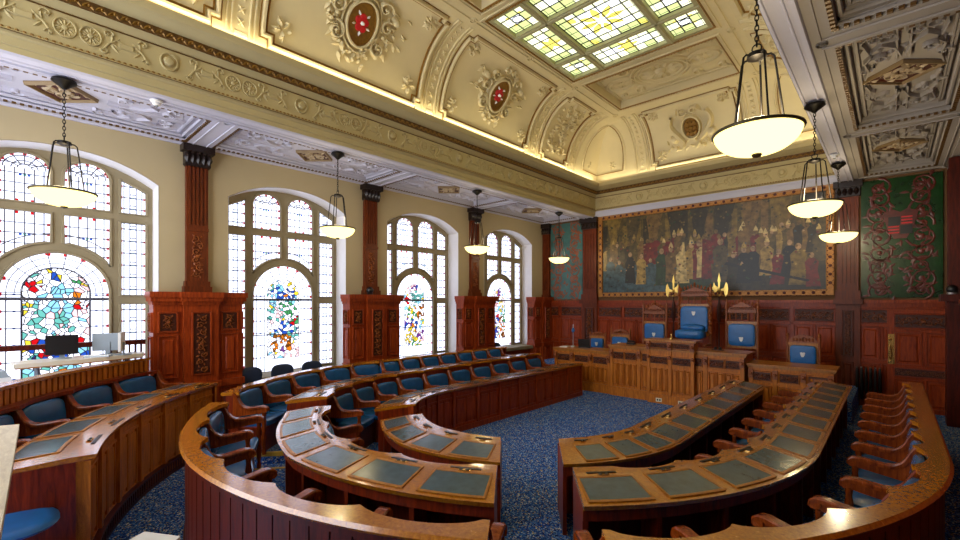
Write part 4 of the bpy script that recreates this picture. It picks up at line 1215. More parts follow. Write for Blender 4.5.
PR = ['over the camera', 'large lit bowl high over the door-side benches', 'before the painting, nearer of the pair', 'before the painting, farther of the pair']
for i, c in enumerate((.56, 4.43, 8.36, 12.2)): LAMPS.append((-7.86, c, 'opal bowl pendant lamp on a chain '+PW[i]))
for i, c in enumerate(WC):
    if i: LAMPS.append((-.835, [0, 4.3, 8.05, 11.85][i], 'opal bowl pendant lamp on a chain '+PR[i]))
for x, y, lab in LAMPS:
    if not used: o = pp; o.location = (x, y, 3.87); o['label'] = lab; used = True
    else: o = dup(pp, (x, y, 3.87), 0, lab)
    o['category'] = 'lamp'; o['group'] = 'opal bowl pendants'
    L = bpy.data.lights.new('lamp_light', 'POINT'); L.energy = 26 if x < -4 else 48; L.color = (1, .8, .5); L.shadow_soft_size = .12
    lo = bpy.data.objects.new('lamp_light', L); COL.objects.link(lo); lo.location = (x, y, 4.02)

# ------------------------------------------------------------------ dais: platform, clerks' desks, presiding bench
plat = struct(MB().box((-8.9, 11.5, 0), (-.6, YE-.05, .45)).build('floor', 'carpet'))
def desk_box(name, label, x0, x1, y, z, nb, deep, tall_panels=3, extra=None, mat='oak_dais', top='oak_gold'):
    r = empty(name, (0, 0, 0), 0, label, 'desk')
    F = lambda u, v, h: (u, y-h, v)
    m = MB(); m.box((x0, y, 0), (x1, y+.06, z-.04)); m.box((x0, y, 0), (x0+.06, y+deep, z-.04)); m.box((x1-.06, y, 0), (x1, y+deep, z-.04)); m.build('carcass', mat, r)
    m = MB(); m.box((x0-.05, y-.06, z-.04), (x1+.05, y+deep, z)); m.box((x0-.03, y-.035, z-.08), (x1+.03, y+.02, z-.04)); m.build('desk_top', top, r)
    f = MB(); c = MB(); p = MB()
    f.box((x0, 0, 0), (x1, .2, .03), 0, F); f.box((x0, .2, 0), (x1, .24, .045), 0, F)
    zc = z-.14-.22
    for v in (zc-.07, z-.12): f.box((x0, v, 0), (x1, v+.05, .02), 0, F)
    w = (x1-x0)/nb
    for i in range(nb+1):
        u = min(max(x0+i*w, x0+.04), x1-.04); f.box((u-.04, .2, 0), (u+.04, z-.06, .035), 0, F)
        c.box((u-.045, z-.3, .03), (u+.045, z-.12, .07), 0, F); knob(c, u, z-.21, .04, .05, lambda a, b, h: F(a, b, .07+h))
    for i in range(nb):
        a, b = x0+i*w+.06, x0+(i+1)*w-.06
        k = 2 if b-a > .6 else 1
        for j in range(k): panel(f, c, a+(b-a)*j/k+.01, a+(b-a)*(j+1)/k-.01, zc, zc+.2, F, 'carved', .003, i*7+j)
        for j in range(tall_panels): panel(p, c, a+(b-a)*j/tall_panels+.015, a+(b-a)*(j+1)/tall_panels-.015, .3, zc-.1, F, 'plain', .003)
    f.build('front_frame', mat, r); p.build('front_panel', mat, r); c.build('carving', ['oak_carve', 'oak_deep'], r)
    return r
desk_box('clerk_desk', 'low panelled clerks desk carrying a laptop, on the window side of the dais', -7.25, -5.52, 11.05, 1.13, 3, .75)
desk_box('dais_bench', 'high panelled bench below the three blue thrones', -5.48, -2.36, 10.98, 1.32, 4, .8, 4)
desk_box('clerk_desk', 'low panelled clerks desk with a dark top before a single blue chair', -2.3, -.85, 11.1, 1.12, 3, .75, 2)
r = empty('reading_desk', (0, 0, 0), 0, 'raised carved desk front in the centre of the panelled bench', 'desk')
F = lambda u, v, h: (u, 10.98-h, v)
m = MB(); m.box((-4.42, 10.84, .0), (-3.36, 10.915, 1.27)); m.box((-4.42, 10.84, 1.325), (-3.36, 11.15, 1.5)); m.build('carcass', 'oak_dais', r)
m = MB(); m.box((-4.48, 10.79, 1.5), (-3.30, 11.3, 1.55)); m.box((-4.46, 10.80, 1.275), (-3.32, 10.915, 1.32)); m.build('desk_top', 'oak_gold', r)
m = MB(); c = MB(); p = MB(); F2 = lambda u, v, h: (u, 10.84-h, v)
m.box((-4.42, 0, 0), (-3.36, .22, .03), 0, F2)
for i in range(2):
    a, b = -4.42+i*.53+.05, -4.42+(i+1)*.53-.05
    panel(m, c, a, b, 1.34, 1.47, F2, 'carved', .003, i); panel(m, c, a, b, .95, 1.14, F2, 'carved', .003, i+5)
    for j in range(3): panel(p, c, a+(b-a)*j/3+.01, a+(b-a)*(j+1)/3-.01, .3, .85, F2, 'plain', .003)
for u in (-4.40, -3.89, -3.38):
    m.box((u-.035, .2, 0), (u+.035, 1.5, .03), 0, F2); c.box((u-.045, 1.3, .03), (u+.045, 1.5, .075), 0, F2); knob(c, u, 1.4, .045, .06, lambda a, b, h: F2(a, b, .075+h)); knob(c, u, 1.12, .045, .06, lambda a, b, h: F2(a, b, .03+h))
m.build('front_frame', 'oak_dais', r); p.build('front_panel', 'oak_dais', r); c.build('carving', ['oak_carve', 'oak_deep'], r)
for x in (-4.14, -3.62):
    s = empty('floor_socket', (x, 10.805, .09), 0, 'brass socket plate low on the raised desk, '+('nearer the windows' if x < -4 else 'nearer the doors'), 'socket', 'socket plates on the raised desk')
    m = MB(); m.box((-.07, -.012, -.045), (.07, .0, .045)); m.build('plate', 'laminate', s)
    m = MB(); m.box((-.045, -.016, -.02), (-.012, -.01, .02)); m.box((.012, -.016, -.02), (.045, -.01, .02)); m.build('outlet', 'iron', s)

# ------------------------------------------------------------------ chairs of state, blue leather in carved oak
def shield(m, u, v, s, fn, mi=0):
    m.prism([(u-s, v+s), (u-s*.4, v+s*1.25), (u, v+s), (u+s*.4, v+s*1.25), (u+s, v+s), (u+s*.7, v-.3*s), (u+s*.35, v-s), (u-s*.35, v-s), (u-s*.7, v-.3*s)], .0, .012, mi, fn)
def state_chair(x, y, z0, w, back0, back1, crest, label, rich=0, seat=True):
    # z0 platform; leather back from back0 to back1 (absolute), crest height above
    r = empty('state_chair', (x, y, z0), 0, label, 'chair', 'blue leather chairs of state')
    h = w/2; b0, b1 = back0-z0, back1-z0; top = b1+crest
    F = lambda u, v, d: (u, -d, v)
    for sg in (-1, 1):
        m = MB(); u = sg*h
        m.lathe([(.028, 0), (.035, .1), (.028, .35), (.035, .42), (.022, .6), (.03, b0), (.024, b0+.1), (.034, (b0+b1)/2), (.024, b1-.05), (.036, b1+.02), (.026, b1+crest*.5), (.034, b1+crest*.66), (.02, b1+crest*.72), (.03, b1+crest*.8), (.02, b1+crest*.88), (.004, b1+crest*.97)], (u, 0, 0), 10); m.build('back_post', 'oak_carve', r)
        m = MB(); m.lathe([(.03, 0), (.035, .1), (.025, .25), (.035, .38), (.03, .46)], (u, -.5, 0), 10); m.build('leg', 'oak_carve', r)
        if rich:
            m = MB(); m.tube([(u, 0, .72), (u, -.2, .74), (u, -.42, .72), (u, -.52, .66), (u, -.5, .5)], .03, 8); knob(m, u, .72, .05, .06, lambda a, b, d: (a, -.5-d, b)); m.build('armrest', 'oak_carve', r)
    m = MB(); m.pillow((0, -.26, .5), (h-.02, .26, .06), .4); m.build('seat_cushion', 'leather_bright', r)
    m = MB(); m.box((-h, -.5, .40), (h, 0, .46)); m.build('seat_frame', 'oak_carve', r)
    m = MB(); n = 12
    m.pillow((0, (b0+b1)/2, 0), (h-.05, (b1-b0)/2, .05), .3, 0, 24, 10, lambda u, v, d: (u, -.03-d, v)); bk = m.build('backrest', 'leather_bright', r)
    m = MB()
    for i in range(int((b1-b0)/.05)):
        for sg in (-1, 1): m.ball((sg*(h-.055), -.07, b0+.03+i*.05), .008, 0, 6, 4)
    m.build('stud', 'brass', bk)
    m = MB(); sv = b0+(b1-b0)*(.30 if not rich else .72); shield(m, 0, sv if not (w < .62) else (b0+b1)/2, .05, lambda u, v, d: F(u, v, .08+d)); m.build('badge', 'white', bk)
    m = MB(); m.box((-h+.02, -.02, b0-.06), (h-.02, .03, b0)); m.box((-h+.02, -.03, b1), (h-.02, .03, b1+.06)); m.box((-h+.03, .0, b0), (h-.03, .03, b1)); m.build('back_frame', 'oak_gold', r)
    m = MB(); c0 = b1+.06
    if crest > .3:
        m.box((-h+.03, -.02, c0+crest*.33), (h-.03, .02, c0+crest*.40))
        for i in range(5): m.lathe([(.014, 0), (.02, crest*.16), (.012, crest*.33)], (-h+.08+i*(w-.16)/4, 0, c0), 8)
        m.prism([(-h+.03, c0+crest*.4), (h-.03, c0+crest*.4), (h-.06, c0+crest*.5), (h*.45, c0+crest*.62), (0, c0+crest*.74), (-h*.45, c0+crest*.62), (-h+.06, c0+crest*.5)], -.02, .03, 0, F)
        carve(m, -h*.75, h*.75, c0+crest*.42, c0+crest*.58, .03, lambda u, v, d: F(u, v, .03+d), 0, 4)
        for i in range(9): leaf(m, -h*.8+i*h*.2, c0+crest*(.55+.16*(1-abs(i-4)/4)), PI/2+.3*(4-i)/4, .12, .06, .03, F)
        m.lathe([(.02, 0), (.035, .03), (.02, .06), (.03, .1), (.004, .16)], (0, 0, c0+crest*.7), 10)
    else:
        m.prism([(-h+.02, c0)]+[(h-.02, c0)]+[((h-.02)*cos(PI*i/10)*.95, c0+.02+crest*.55*sin(PI*i/10)) for i in range(11)], -.02, .025, 0, F)
        for i in range(7): leaf(m, -h*.6+i*h*.2, c0+.02, PI/2, .10, .05, .03, lambda u, v, d: F(u, v, .025+d))
        scroll(m, 0, c0+crest*.3, .04, 0, 1.2, .02, .03, lambda u, v, d: F(u, v, .025+d))
    m.build('crest_rail', 'oak_carve', r)
    return r
t = state_chair(-3.93, 12.75, .6, .80, 1.62, 2.34, .62, 'tall central throne with deep blue back and carved crest', 1)
m = MB(); m.pillow((0, -.34, 1.0), (.36, .2, .12), .4); m.pillow((0, -.12, 1.16), (.3, .12, .1), .8)
m.build('loose_cushion', 'leather_bright', t)
m = MB(); c0 = 2.4-.6                                          # ornate side wings of the throne
for sg in (-1, 1):
    for i in range(9): leaf(m, sg*.42, .95+i*.13, PI/2+sg*.5, .16, .08, .05, lambda u, v, d: (u, -.03-d, v)); knob(m, sg*.40, .98+i*.13, .03, .05, lambda u, v, d: (u, -.03-d, v))
    m.lathe([(.03, 0), (.05, .05), (.03, .12), (.045, .2), (.01, .32)], (sg*.40, 0, c0+.2), 10)
m.build('carved_wing', 'oak_carve', t)
state_chair(-5.0, 12.75, .5, .66, 1.38, 1.84, .64, 'high blue chair with turned crest, window side of the throne')
state_chair(-2.8, 12.75, .5, .70, 1.34, 1.90, .66, 'high blue chair with turned crest, door side of the throne')
state_chair(-1.52, 12.6, .45, .60, 1.02, 1.45, .30, 'single blue leather chair before the red panels at the dark-topped desk')
state_chair(-5.92, 12.5, .45, .58, 1.0, 1.42, .28, 'low blue chair with curved crest beside the high window-side chair')
state_chair(-6.55, 12.3, .45, .50, 1.0, 1.36, .20, 'low blue chair half hidden behind the open laptop')

def halberd(x, label, sg):
    r = empty('ceremonial_halberd', (x, 13.35, .45), 0, label, 'halberd', 'gilded halberds beside the throne')
    m = MB(); m.lathe([(.05, 0), (.02, .06), (.018, 2.3)], n=10); m.build('shaft', 'oak_deep', r)
    F = lambda u, v, d: (u*.72, d, 2.3+v*.8)
    m = MB(); m.prism([(-.02, 0), (.02, 0), (.035, .30), (.055, .36), (.0, .62), (-.055, .36), (-.035, .30)], -.012, .012, 0, F); m.build('spear_point', 'gold', r)
    m = MB()
    pts = [(sg*.05, .10)]+[(sg*(.05+.16*math.sin(t)+.06), .10+.24*t/1.57-.12) for t in [i*.157 for i in range(11)]]
    m.prism([(sg*.03, .05), (sg*.16, .10), (sg*.24, .30), (sg*.29, .22), (sg*.31, .06), (sg*.28, -.12), (sg*.22, -.2), (sg*.16, .0), (sg*.03, .0)], -.01, .01, 0, F); m.build('axe_blade', 'gold', r)
    m = MB(); m.prism([(-sg*.02, .12), (-sg*.14, .20), (-sg*.18, .30), (-sg*.2, .16), (-sg*.34, .05), (-sg*.2, .04), (-sg*.16, -.06), (-sg*.02, .02)], -.012, .012, 0, F); m.ball((0, 0, 2.32), .05); m.ball((0, 0, 2.18), .035); m.build('hook', 'gold', r)
    m = MB(); m.lathe([(.02, 2.05), (.05, 1.9), (.06, 1.6), (.03, 1.45)], n=8); m.build('tassel', 'oak_deep', r)
halberd(-4.69, 'gilded ceremonial halberd on the window side of the throne', -1); halberd(-3.48, 'gilded ceremonial halberd on the door side of the throne', 1)

# small things on the dais desks
r = empty('laptop', (-6.50, 11.42, 1.13), .25, 'black open laptop on the window-side clerks desk', 'laptop')
m = MB(); m.box((-.17, -.02, 0), (.17, .22, .018)); m.build('keyboard_base', 'black', r)
m = MB(); m.box((-.17, -.0, 0), (.17, .012, .26), 0, lambda x, y, z: (x, -.02-y-.35*z*.6, .015+z*.95)); m.build('screen', 'black', r)
r = empty('desk_lamp', (-6.92, 11.5, 1.13), 0, 'slim silver stem lamp standing on the clerks desk', 'lamp')
m = MB(); m.lathe([(.07, 0), (.06, .02), (.015, .05), (.012, .4), (.02, .42), (.01, .6), (.012, .66)], n=12); m.build('stem', 'silver', r)
m = MB(); m.lathe([(.02, .42), (.05, .46), (.04, .53), (.012, .56)], n=12); m.build('shade', 'leather_bright', r)
r = empty('paper_stack', (-7.08, 11.3, 1.13), .2, 'white papers lying at the window end of the clerks desk', 'papers')
m = MB(); m.box((-.11, -.15, 0), (.11, .15, .015)); m.build('sheet', 'white', r); m = MB(); m.box((-.1, -.14, .015), (.12, .12, .022), 0, lambda x, y, z: (x*.97+y*.1, y, z)); m.build('top_sheet', 'white', r)
r = empty('telephone', (-5.12, 11.45, 1.32), 0, 'small black telephone on the high bench by the window-side chair', 'telephone')
m = MB(); m.frus((-.11, -.09, 0), (.11, .09, .05), .02); m.build('base', 'black', r); m = MB(); m.tube([(-.1, 0, .07), (-.05, 0, .085), (.05, 0, .085), (.1, 0, .07)], .02, 8); m.build('handset', 'black', r)
r = empty('ink_stand', (-3.0, 11.4, 1.32), 0, 'dark ink stand on the high bench by the door-side chair', 'ink stand')
m = MB(); m.box((-.12, -.06, 0), (.12, .06, .02)); m.build('tray', 'oak_deep', r); m = MB(); m.lathe([(.03, .02), (.035, .06), (.02, .08)], (-.05, 0, 0), 10); m.lathe([(.03, .02), (.035, .06), (.02, .08)], (.05, 0, 0), 10); m.build('inkwell', 'black', r)
r = empty('brass_bell', (-3.92, 11.0, 1.55), 0, 'tiny brass handbell on the raised central desk', 'bell')
m = MB(); m.lathe([(.04, 0), (.035, .03), (.02, .06), (.012, .07)], n=14); m.build('bell_cup', 'brass', r); m = MB(); m.lathe([(.01, .07), (.014, .1), (.008, .13)], n=10); m.build('handle', 'brass', r)

# ------------------------------------------------------------------ mural and patterned wall panels
PX0, PX1, PZ0, PZ1 = -7.40, -1.06, 2.62, 5.36
r = empty('mural_painting', (0, 0, 0), 0, 'huge dark mural of a robed ceremony in a gold and red patterned frame', 'painting')
F = lambda u, v, d: (u, YE-.03-d, v)
CW = ['#4e4016', '#6e5820', '#2a220e', '#94783a', '#b8a066', '#641410', '#1f3418', '#344a50', '#141212', '#6a5026', '#9a7a54', '#463a1e']
cm = [plain('paint_%s' % n, c, .4, var=.55, scale=9) for n, c in zip('ochre umber shadow straw ivory crimson moss slate black tan flesh bark'.split(), CW)]
m = MB(); W = PX1-PX0-.34; a0 = PX0+.17; z0 = PZ0+.15; z1 = PZ1-.13; H = z1-z0
m.box((PX0, PZ0, 0), (PX1, PZ1, .02), 0, F); m.build('canvas', cm[0], r)
rn = random.Random(5); m = MB()
def patch(lp, mi, d): m.prism(lp, .02, .02+d, mi, F)
R4 = lambda a, b, c, d: [(a, c), (b, c), (b, d), (a, d)]
for i in range(26):                                            # hazy hall behind: columns, hangings, banners
    u = a0+W*i/26; patch(R4(u, u+W/26*rn.uniform(.4, .9), z0+H*.45, z1-rn.uniform(0, .3)), rn.choice([1, 2, 11, 9, 0, 2]), .001)
for i in range(9): patch([(a0+W*(i+.2)/9, z1), (a0+W*(i+1)/9, z1), (a0+W*(i+.7)/9, z1-H*.35), (a0+W*(i+.45)/9, z1-H*.42)], rn.choice([1, 11, 2, 9]), .0014)
patch(R4(a0, a0+W, z0, z0+H*.2), 6, .001); patch([(a0, z0), (a0+W*.38, z0), (a0+W*.3, z0+H*.35), (a0, z0+H*.45)], 7, .0012); patch([(a0+W*.6, z0), (a0+W, z0), (a0+W, z0+H*.3), (a0+W*.7, z0+H*.22)], 2, .0012)  # slate patch low on the left is a bluish reflection laid into the paint
def figure(u, v, s, robe, d, lean=0, head=10, hat=None):
    patch([(u-.13*s, v), (u+.13*s, v), (u+.10*s+lean, v+.35*s), (u+.12*s+lean, v+.52*s), (u+.05*s+lean, v+.60*s), (u-.05*s+lean, v+.60*s), (u-.12*s+lean, v+.52*s), (u-.10*s+lean, v+.33*s)], robe, d)
    patch([(u+lean+.045*s*cos(2*PI*i/10), v+.66*s+.058*s*sin(2*PI*i/10)) for i in range(10)], head, d+.0004)
    if hat is not None: patch([(u+lean-.05*s, v+.69*s), (u+lean+.05*s, v+.69*s), (u+lean+.03*s, v+.76*s), (u+lean, v+.82*s), (u+lean-.03*s, v+.76*s)], hat, d+.0005)
for i in range(46):
    t = i/45; figure(a0+W*(.02+.96*t)+rn.uniform(-.05, .05), z0+H*(.34+rn.uniform(-.05, .06)), 1.15, rn.choice([1, 3, 9, 2, 0, 5, 11, 9]), .002+.00002*i, rn.uniform(-.03, .03), rn.choice([10, 9, 9]), rn.choice([None, 3, None, 4, None]))
for i, (t, v, s, c, hat) in enumerate([(.04,.1,1.3,7,None),(.1,.05,1.3,7,None),(.16,.12,1.4,8,None),(.22,.1,1.35,3,None),(.27,.08,1.2,7,None),(.33,.08,1.6,6,None),(.38,.12,1.5,9,4),(.43,.1,1.6,4,None),(.47,.15,1.5,3,4),(.515,.14,1.6,5,None),(.53,.16,1.5,4,3),(.6,.1,1.75,11,None),(.655,.05,1.3,2,9),(.7,.08,1.4,8,3),(.745,.1,1.35,8,None),(.79,.16,1.3,3,4),(.83,.06,1.3,5,None),(.87,.15,1.3,8,None),(.905,.05,1.5,1,None),(.96,.03,1.2,5,None)]):
    figure(a0+W*t, z0+H*v, s, c, .004+.00002*i, rn.uniform(-.04, .04), 10, hat)
patch([(a0+W*.52, z0+H*.16), (a0+W*.57, z0+H*.14), (a0+W*.55, z0+H*.6), (a0+W*.525, z0+H*.62)], 5, .0055)
patch([(a0+W*.42, z0+H*.1), (a0+W*.455, z0+H*.1), (a0+W*.44, z0+H*.6), (a0+W*.43, z0+H*.6)], 4, .0055)
patch([(a0+W*.62, z0+H*.3), (a0+W*.94, z0+H*.08), (a0+W*.95, z0+H*.1), (a0+W*.63, z0+H*.33)], 8, .0055)
for i in range(420):                                           # loose brushwork
    u, v = a0+.1+(W-.2)*rn.random(), z0+.08+(H-.16)*rn.random()**.8; w = rn.uniform(.012, .03); t = rn.random()*PI
    mi = rn.choice([0, 1, 2, 11, 9, 6] if v > z0+H*.62 else [0, 1, 3, 5, 8, 9, 11, 2, 7, 10] if v > z0+H*.25 else [6, 7, 2, 8, 11, 0])
    patch([(u+w*1.6*cos(t+a)*(1 if k % 2 else .5), v+w*1.2*sin(t+a)) for k, a in enumerate([0, 1.05, 2.1, 3.14, 4.2, 5.2])], mi, .0057+.000001*i)
m.build('painted_scene', cm, r)
m = MB(); fw = .15
plate(m, [rect(PX0, PX1, PZ0, PZ1), rect(PX0+fw, PX1-fw, PZ0+fw-.02, PZ1-fw+.02)], 0, .05, F)
ribbon(m, rect(PX0+fw, PX1-fw, PZ0+fw-.02, PZ1-fw+.02), .04, .07, F, 0, True); ribbon(m, rect(PX0+.02, PX1-.02, PZ0+.02, PZ1-.02), .04, .07, F, 0, True)
G = lambda u, v, d: F(u, v, .05+d)
def dots(u0, v0, u1, v1):
    n = int(math.hypot(u1-u0, v1-v0)/.2)
    for i in range(n):
        t = (i+.5)/n; u, v = u0+(u1-u0)*t, v0+(v1-v0)*t
        knob(m, u, v, .04, .012, G, 1, 10)
        for k in range(4): leaf(m, u+.05*cos(k*1.57+.78), v+.05*sin(k*1.57+.78), k*1.57+.78, .06, .03, .012, G, 1)
dots(PX0+.1, PZ0+.07, PX1-.1, PZ0+.07); dots(PX0+.1, PZ1-.07, PX1-.1, PZ1-.07); dots(PX0+.075, PZ0+.2, PX0+.075, PZ1-.2); dots(PX1-.075, PZ0+.2, PX1-.075, PZ1-.2)
m.build('frame', ['frame_gold', plain('oxblood_motif', '#4a0f0c', .5)], r)

def damask(x0, x1, z0, z1, ground, scrollm, label, crest):
    r = empty('wall_hanging', (0, 0, 0), 0, label, 'wall panel')
    F = lambda u, v, d: (u, YE-.03-d, v)
    m = MB(); m.box((x0, z0, 0), (x1, z1, .015), 0, F); m.build('ground', ground, r)
    m = MB(); G = lambda u, v, d: F(u, v, .015+d*.6); c = (x0+x1)/2; w = (x1-x0)/2; rn = random.Random(int(abs(x0)*10)); h = z1-z0
    for sg in (-1, 1):
        for t, rr in ((.06, .2), (.16, .26), (.27, .18), (.38, .22), (.5, .26), (.61, .2), (.72, .24), (.83, .18), (.93, .22)):
            v = z0+h*t; scroll(m, c+sg*w*.52, v, w*rr*1.5, rn.random()*6, 1.4*sg, .05, .012, G)
            for i in range(6): leaf(m, c+sg*w*(.52+.3*rn.uniform(-1, 1)), v+rn.uniform(-.16, .16), rn.uniform(0, 6.3), .17, .07, .012, G, 0, .4)
        ribbon(m, [(c+sg*w*(.2+.5*abs(sin(t*9))), z0+h*(.04+.92*t)) for t in [i/30 for i in range(31)]], .03, .012, G)
    for i in range(18): leaf(m, c+rn.uniform(-.1, .1), z0+h*(i+.5)/26, rn.uniform(0, 6.3), .16, .06, .014, G)
    m.build('scrollwork', scrollm, r)
    if crest:
        v = z0+h*.6
        m = MB(); shield(m, c, v, .3, lambda u, q, d: F(u, q, .02+d)); m.build('shield', scrollm, r)
        m = MB()
        m.box((c-.2, v, .033), (c, v+.2, .04), 0, F); m.box((c, v-.2, .033), (c+.2, v, .04), 0, F)
        for i in range(3): m.box((c+.02, v+.03+i*.07, .033), (c+.2, v+.06+i*.07, .04), 1, F); m.box((c-.2, v-.18+i*.07, .033), (c-.02, v-.15+i*.07, .04), 1, F)
        m.build('quartering', ['black', 'red'], r)
damask(-9.35, -8.02, 2.55, 5.3, plain('teal_damask', '#3f6a66', .3, var=.3, scale=4), plain('copper_scroll', '#8a4a2a', .4, var=.2), 'teal embossed leather panel with copper scrolls beyond the last window', False)
damask(-.56, .80, 2.55, 5.3, plain('green_damask', '#123a14', .25, var=.4, scale=4), plain('crimson_scroll', '#5a1c12', .35, var=.4), 'dark green wall panel with red scrolls and a quartered shield', True)

# ------------------------------------------------------------------ panelled door standing open by the end wall
r = struct(empty('door_1', (0, 0, 0)), 'red oak panelled door with brass handle plate')
F = lambda u, v, d: (u, 13.86-d, v)
m = MB(); m.box((-.10, 0, -.03), (1.02, 2.27, .03), 0, F); f = MB(); c = MB()
panel(f, c, .02, .98, 1.86, 2.18, F, 'carved', .03, 3); panel(f, c, .04, .46, 1.05, 1.76, F, 'plain', .03); panel(f, c, .54, .98, 1.05, 1.76, F, 'plain', .03)
panel(f, c, .02, .98, .78, .96, F, 'carved', .03, 4); panel(f, c, .04, .46, .1, .7, F, 'plain', .03); panel(f, c, .54, .98, .1, .7, F, 'plain', .03)
struct(m.build('door_leaf', 'oak_wall', r)); struct(f.build('door_panel', 'oak_wall', r)); struct(c.build('carving', ['oak_carve', 'oak_deep'], r))
m = MB(); m.box((-.085, 1.04, .03), (.03, 1.72, .045), 0, F); m.tube([F(-.045, 1.45, .045), F(-.045, 1.45, .09), F(-.045, 1.2, .1), F(-.045, 1.16, .045)], .018, 8); m.ball(F(-.045, 1.6, .06), .03); m.ball(F(-.045, 1.1, .06), .025); struct(m.build('handle', 'brass', r))
r = empty('radiator', (-.42, 13.72, 0), 0, 'dark column radiator low between the pilaster and the door', 'radiator')
m = MB()
for i in range(6): m.pillow((-.2+i*.08, 0, .55), (.028, .07, .38), .4, 0, 12, 8)
m.build('column', 'iron', r)
m = MB()
for i in range(6): m.ball((-.2+i*.08, -.02, .93), (.022, .05, .015), 0, 8, 5)
m.build('column_cap', 'silver', r); m = MB(); m.box((-.24, -.05, .0), (-.2, .05, .2)); m.box((.2, -.05, 0), (.24, .05, .2)); m.build('foot', 'iron', r)

# ------------------------------------------------------------------ cameras, sensors
def dome(x, y, z, label, cap):
    r = empty('security_camera', (x, y, z), 0, label, 'camera', None)
    m = MB(); m.lathe([(.07, 0), (.075, .03), (.06, .05)], n=16); m.build('base', cap, r)
    m = MB(); m.ball((0, 0, .10), (.085, .085, .09), 0, 14, 10); m.build('dome', 'black', r)
dome(XP+.06, 6.12, 2.63, 'black dome security camera on the pier cap between the second and third windows', 'black')
dome(XR-.2, 12.72, 2.6, 'black dome security camera with a silver base on the dark ledge by the door', 'silver')
for x, y, lab in ((-7.73, 1.52, 'white round detector under the beam beside the nearest window lamp'), (-.84, 11.1, 'white round detector under the beam between the two farther lamps')):
    r = empty('smoke_detector', (x, y, 5.33), 0, lab, 'detector')
    m = MB(); m.lathe([(.03, -.07), (.05, -.055), (.055, -.03), (.075, -.02), (.08, 0)], n=18); m.build('body', 'white', r)
    m = MB(); m.lathe([(.012, -.082), (.025, -.072), (.025, -.068)], n=12); m.build('sensor_cap', 'grey', r)

# ------------------------------------------------------------------ staff counter above the outer tier
struct(MB().box((XL+.02, YB+.5, 0), (-8.9, 1.75, .78)).build('floor', 'carpet'))
r = empty('staff_counter', (0, 0, 0), 0, 'cream topped staff counter with a tapered end by the nearest window', 'counter')
top = [(-8.62, .12), (-8.70, .75), (-9.02, 1.60), (-9.30, 1.66), (-9.36, .9), (-9.1, .1)]
m = MB(); m.prism(top, 1.555, 1.61, 0); m.build('counter_top', 'laminate', r)
m = MB(); m.prism([(a*.999+.0, b) for a, b in top], 1.54, 1.555, 0, lambda a, b, c: (-9.0+(a+9.0)*.97, .8+(b-.8)*.98, c)); m.build('edge_band', 'oak_gold', r)
for p in ((-8.85, .35), (-9.15, 1.4)):
    m = MB(); m.tube([(p[0], p[1], .78), (p[0], p[1], 1.55)], .03, 10); m.build('leg', 'grey', r)
def monitor(x, y, rz, label, w=.40, h=.27, body='black', back=False):
    r = empty('computer_monitor', (x, y, 1.61), rz, label, 'monitor')
    m = MB(); m.frus((-w/2, .06, .0), (w/2, .06+h, .035), .004, 0, lambda a, b, c: (a, c, b)); m.build('bezel', body, r)
    m = MB(); m.box((-w/2+.015, -.003, .075), (w/2-.015, .0, .06+h-.015)); m.build('screen', 'black', r)
    m = MB(); m.box((-.03, .03, .0), (.03, .05, .2)); m.lathe([(.11, 0), (.11, .01), (.04, .015)], (0, .04, 0), 16); m.build('stand', 'grey', r)
    return r
def face(x, y, tx, ty): return math.atan2(tx-x, -(ty-y))
monitor(-9.02, .62, face(-9.02, .62, -1, 0), 'black computer monitor facing the room on the staff counter', .36, .29)
monitor(-9.24, 1.18, face(-9.24, 1.18, -13, 2.6), 'grey computer monitor seen from behind on the staff counter', .40, .28, 'grey')
monitor(-9.03, 1.30, face(-9.03, 1.30, -9.6, .0)+.1, 'slim computer monitor seen edge-on at the end of the staff counter', .36, .30, 'white')
r = empty('keyboard', (-8.94, 1.02, 1.61), 1.1, 'grey keyboard lying between the monitors', 'keyboard')
m = MB(); m.frus((-.16, -.07, 0), (.16, .07, .02), .008); m.build('case', 'grey', r); m = MB()
for i in range(10):
    for j in range(4): m.frus((-.15+i*.03, -.06+j*.03, .02), (-.125+i*.03, -.036+j*.03, .027), .003)
m.build('keys', 'white', r)
r = empty('guard_rail', (0, 0, 0), 0, 'brown wooden guard rail across the foot of the nearest window', 'rail')
m = MB(); m.box((-9.62, -1.0, 1.72), (-9.55, 1.72, 1.80)); m.build('handrail', 'oak_dark', r)
for i in range(12):
    m = MB(); m.tube([(-9.585, 1.66-i*.08-(1.2 if i > 5 else 0), .78), (-9.585, 1.66-i*.08-(1.2 if i > 5 else 0), 1.72)], .012, 6); m.build('baluster', 'oak_dark', r)
r = empty('office_printer', (-8.9, -.22, .78), .1, 'pale office machine at the frame edge below the counter', 'printer')
m = MB(); m.box((-.25, -.3, .0), (.25, .3, .66)); m.build('body', 'white', r); m = MB(); m.frus((-.24, -.28, .66), (.24, .28, .74), .03); m.build('lid', 'grey', r); m = MB(); m.box((.24, -.2, .35), (.30, .2, .38)); m.build('paper_tray', 'grey', r)

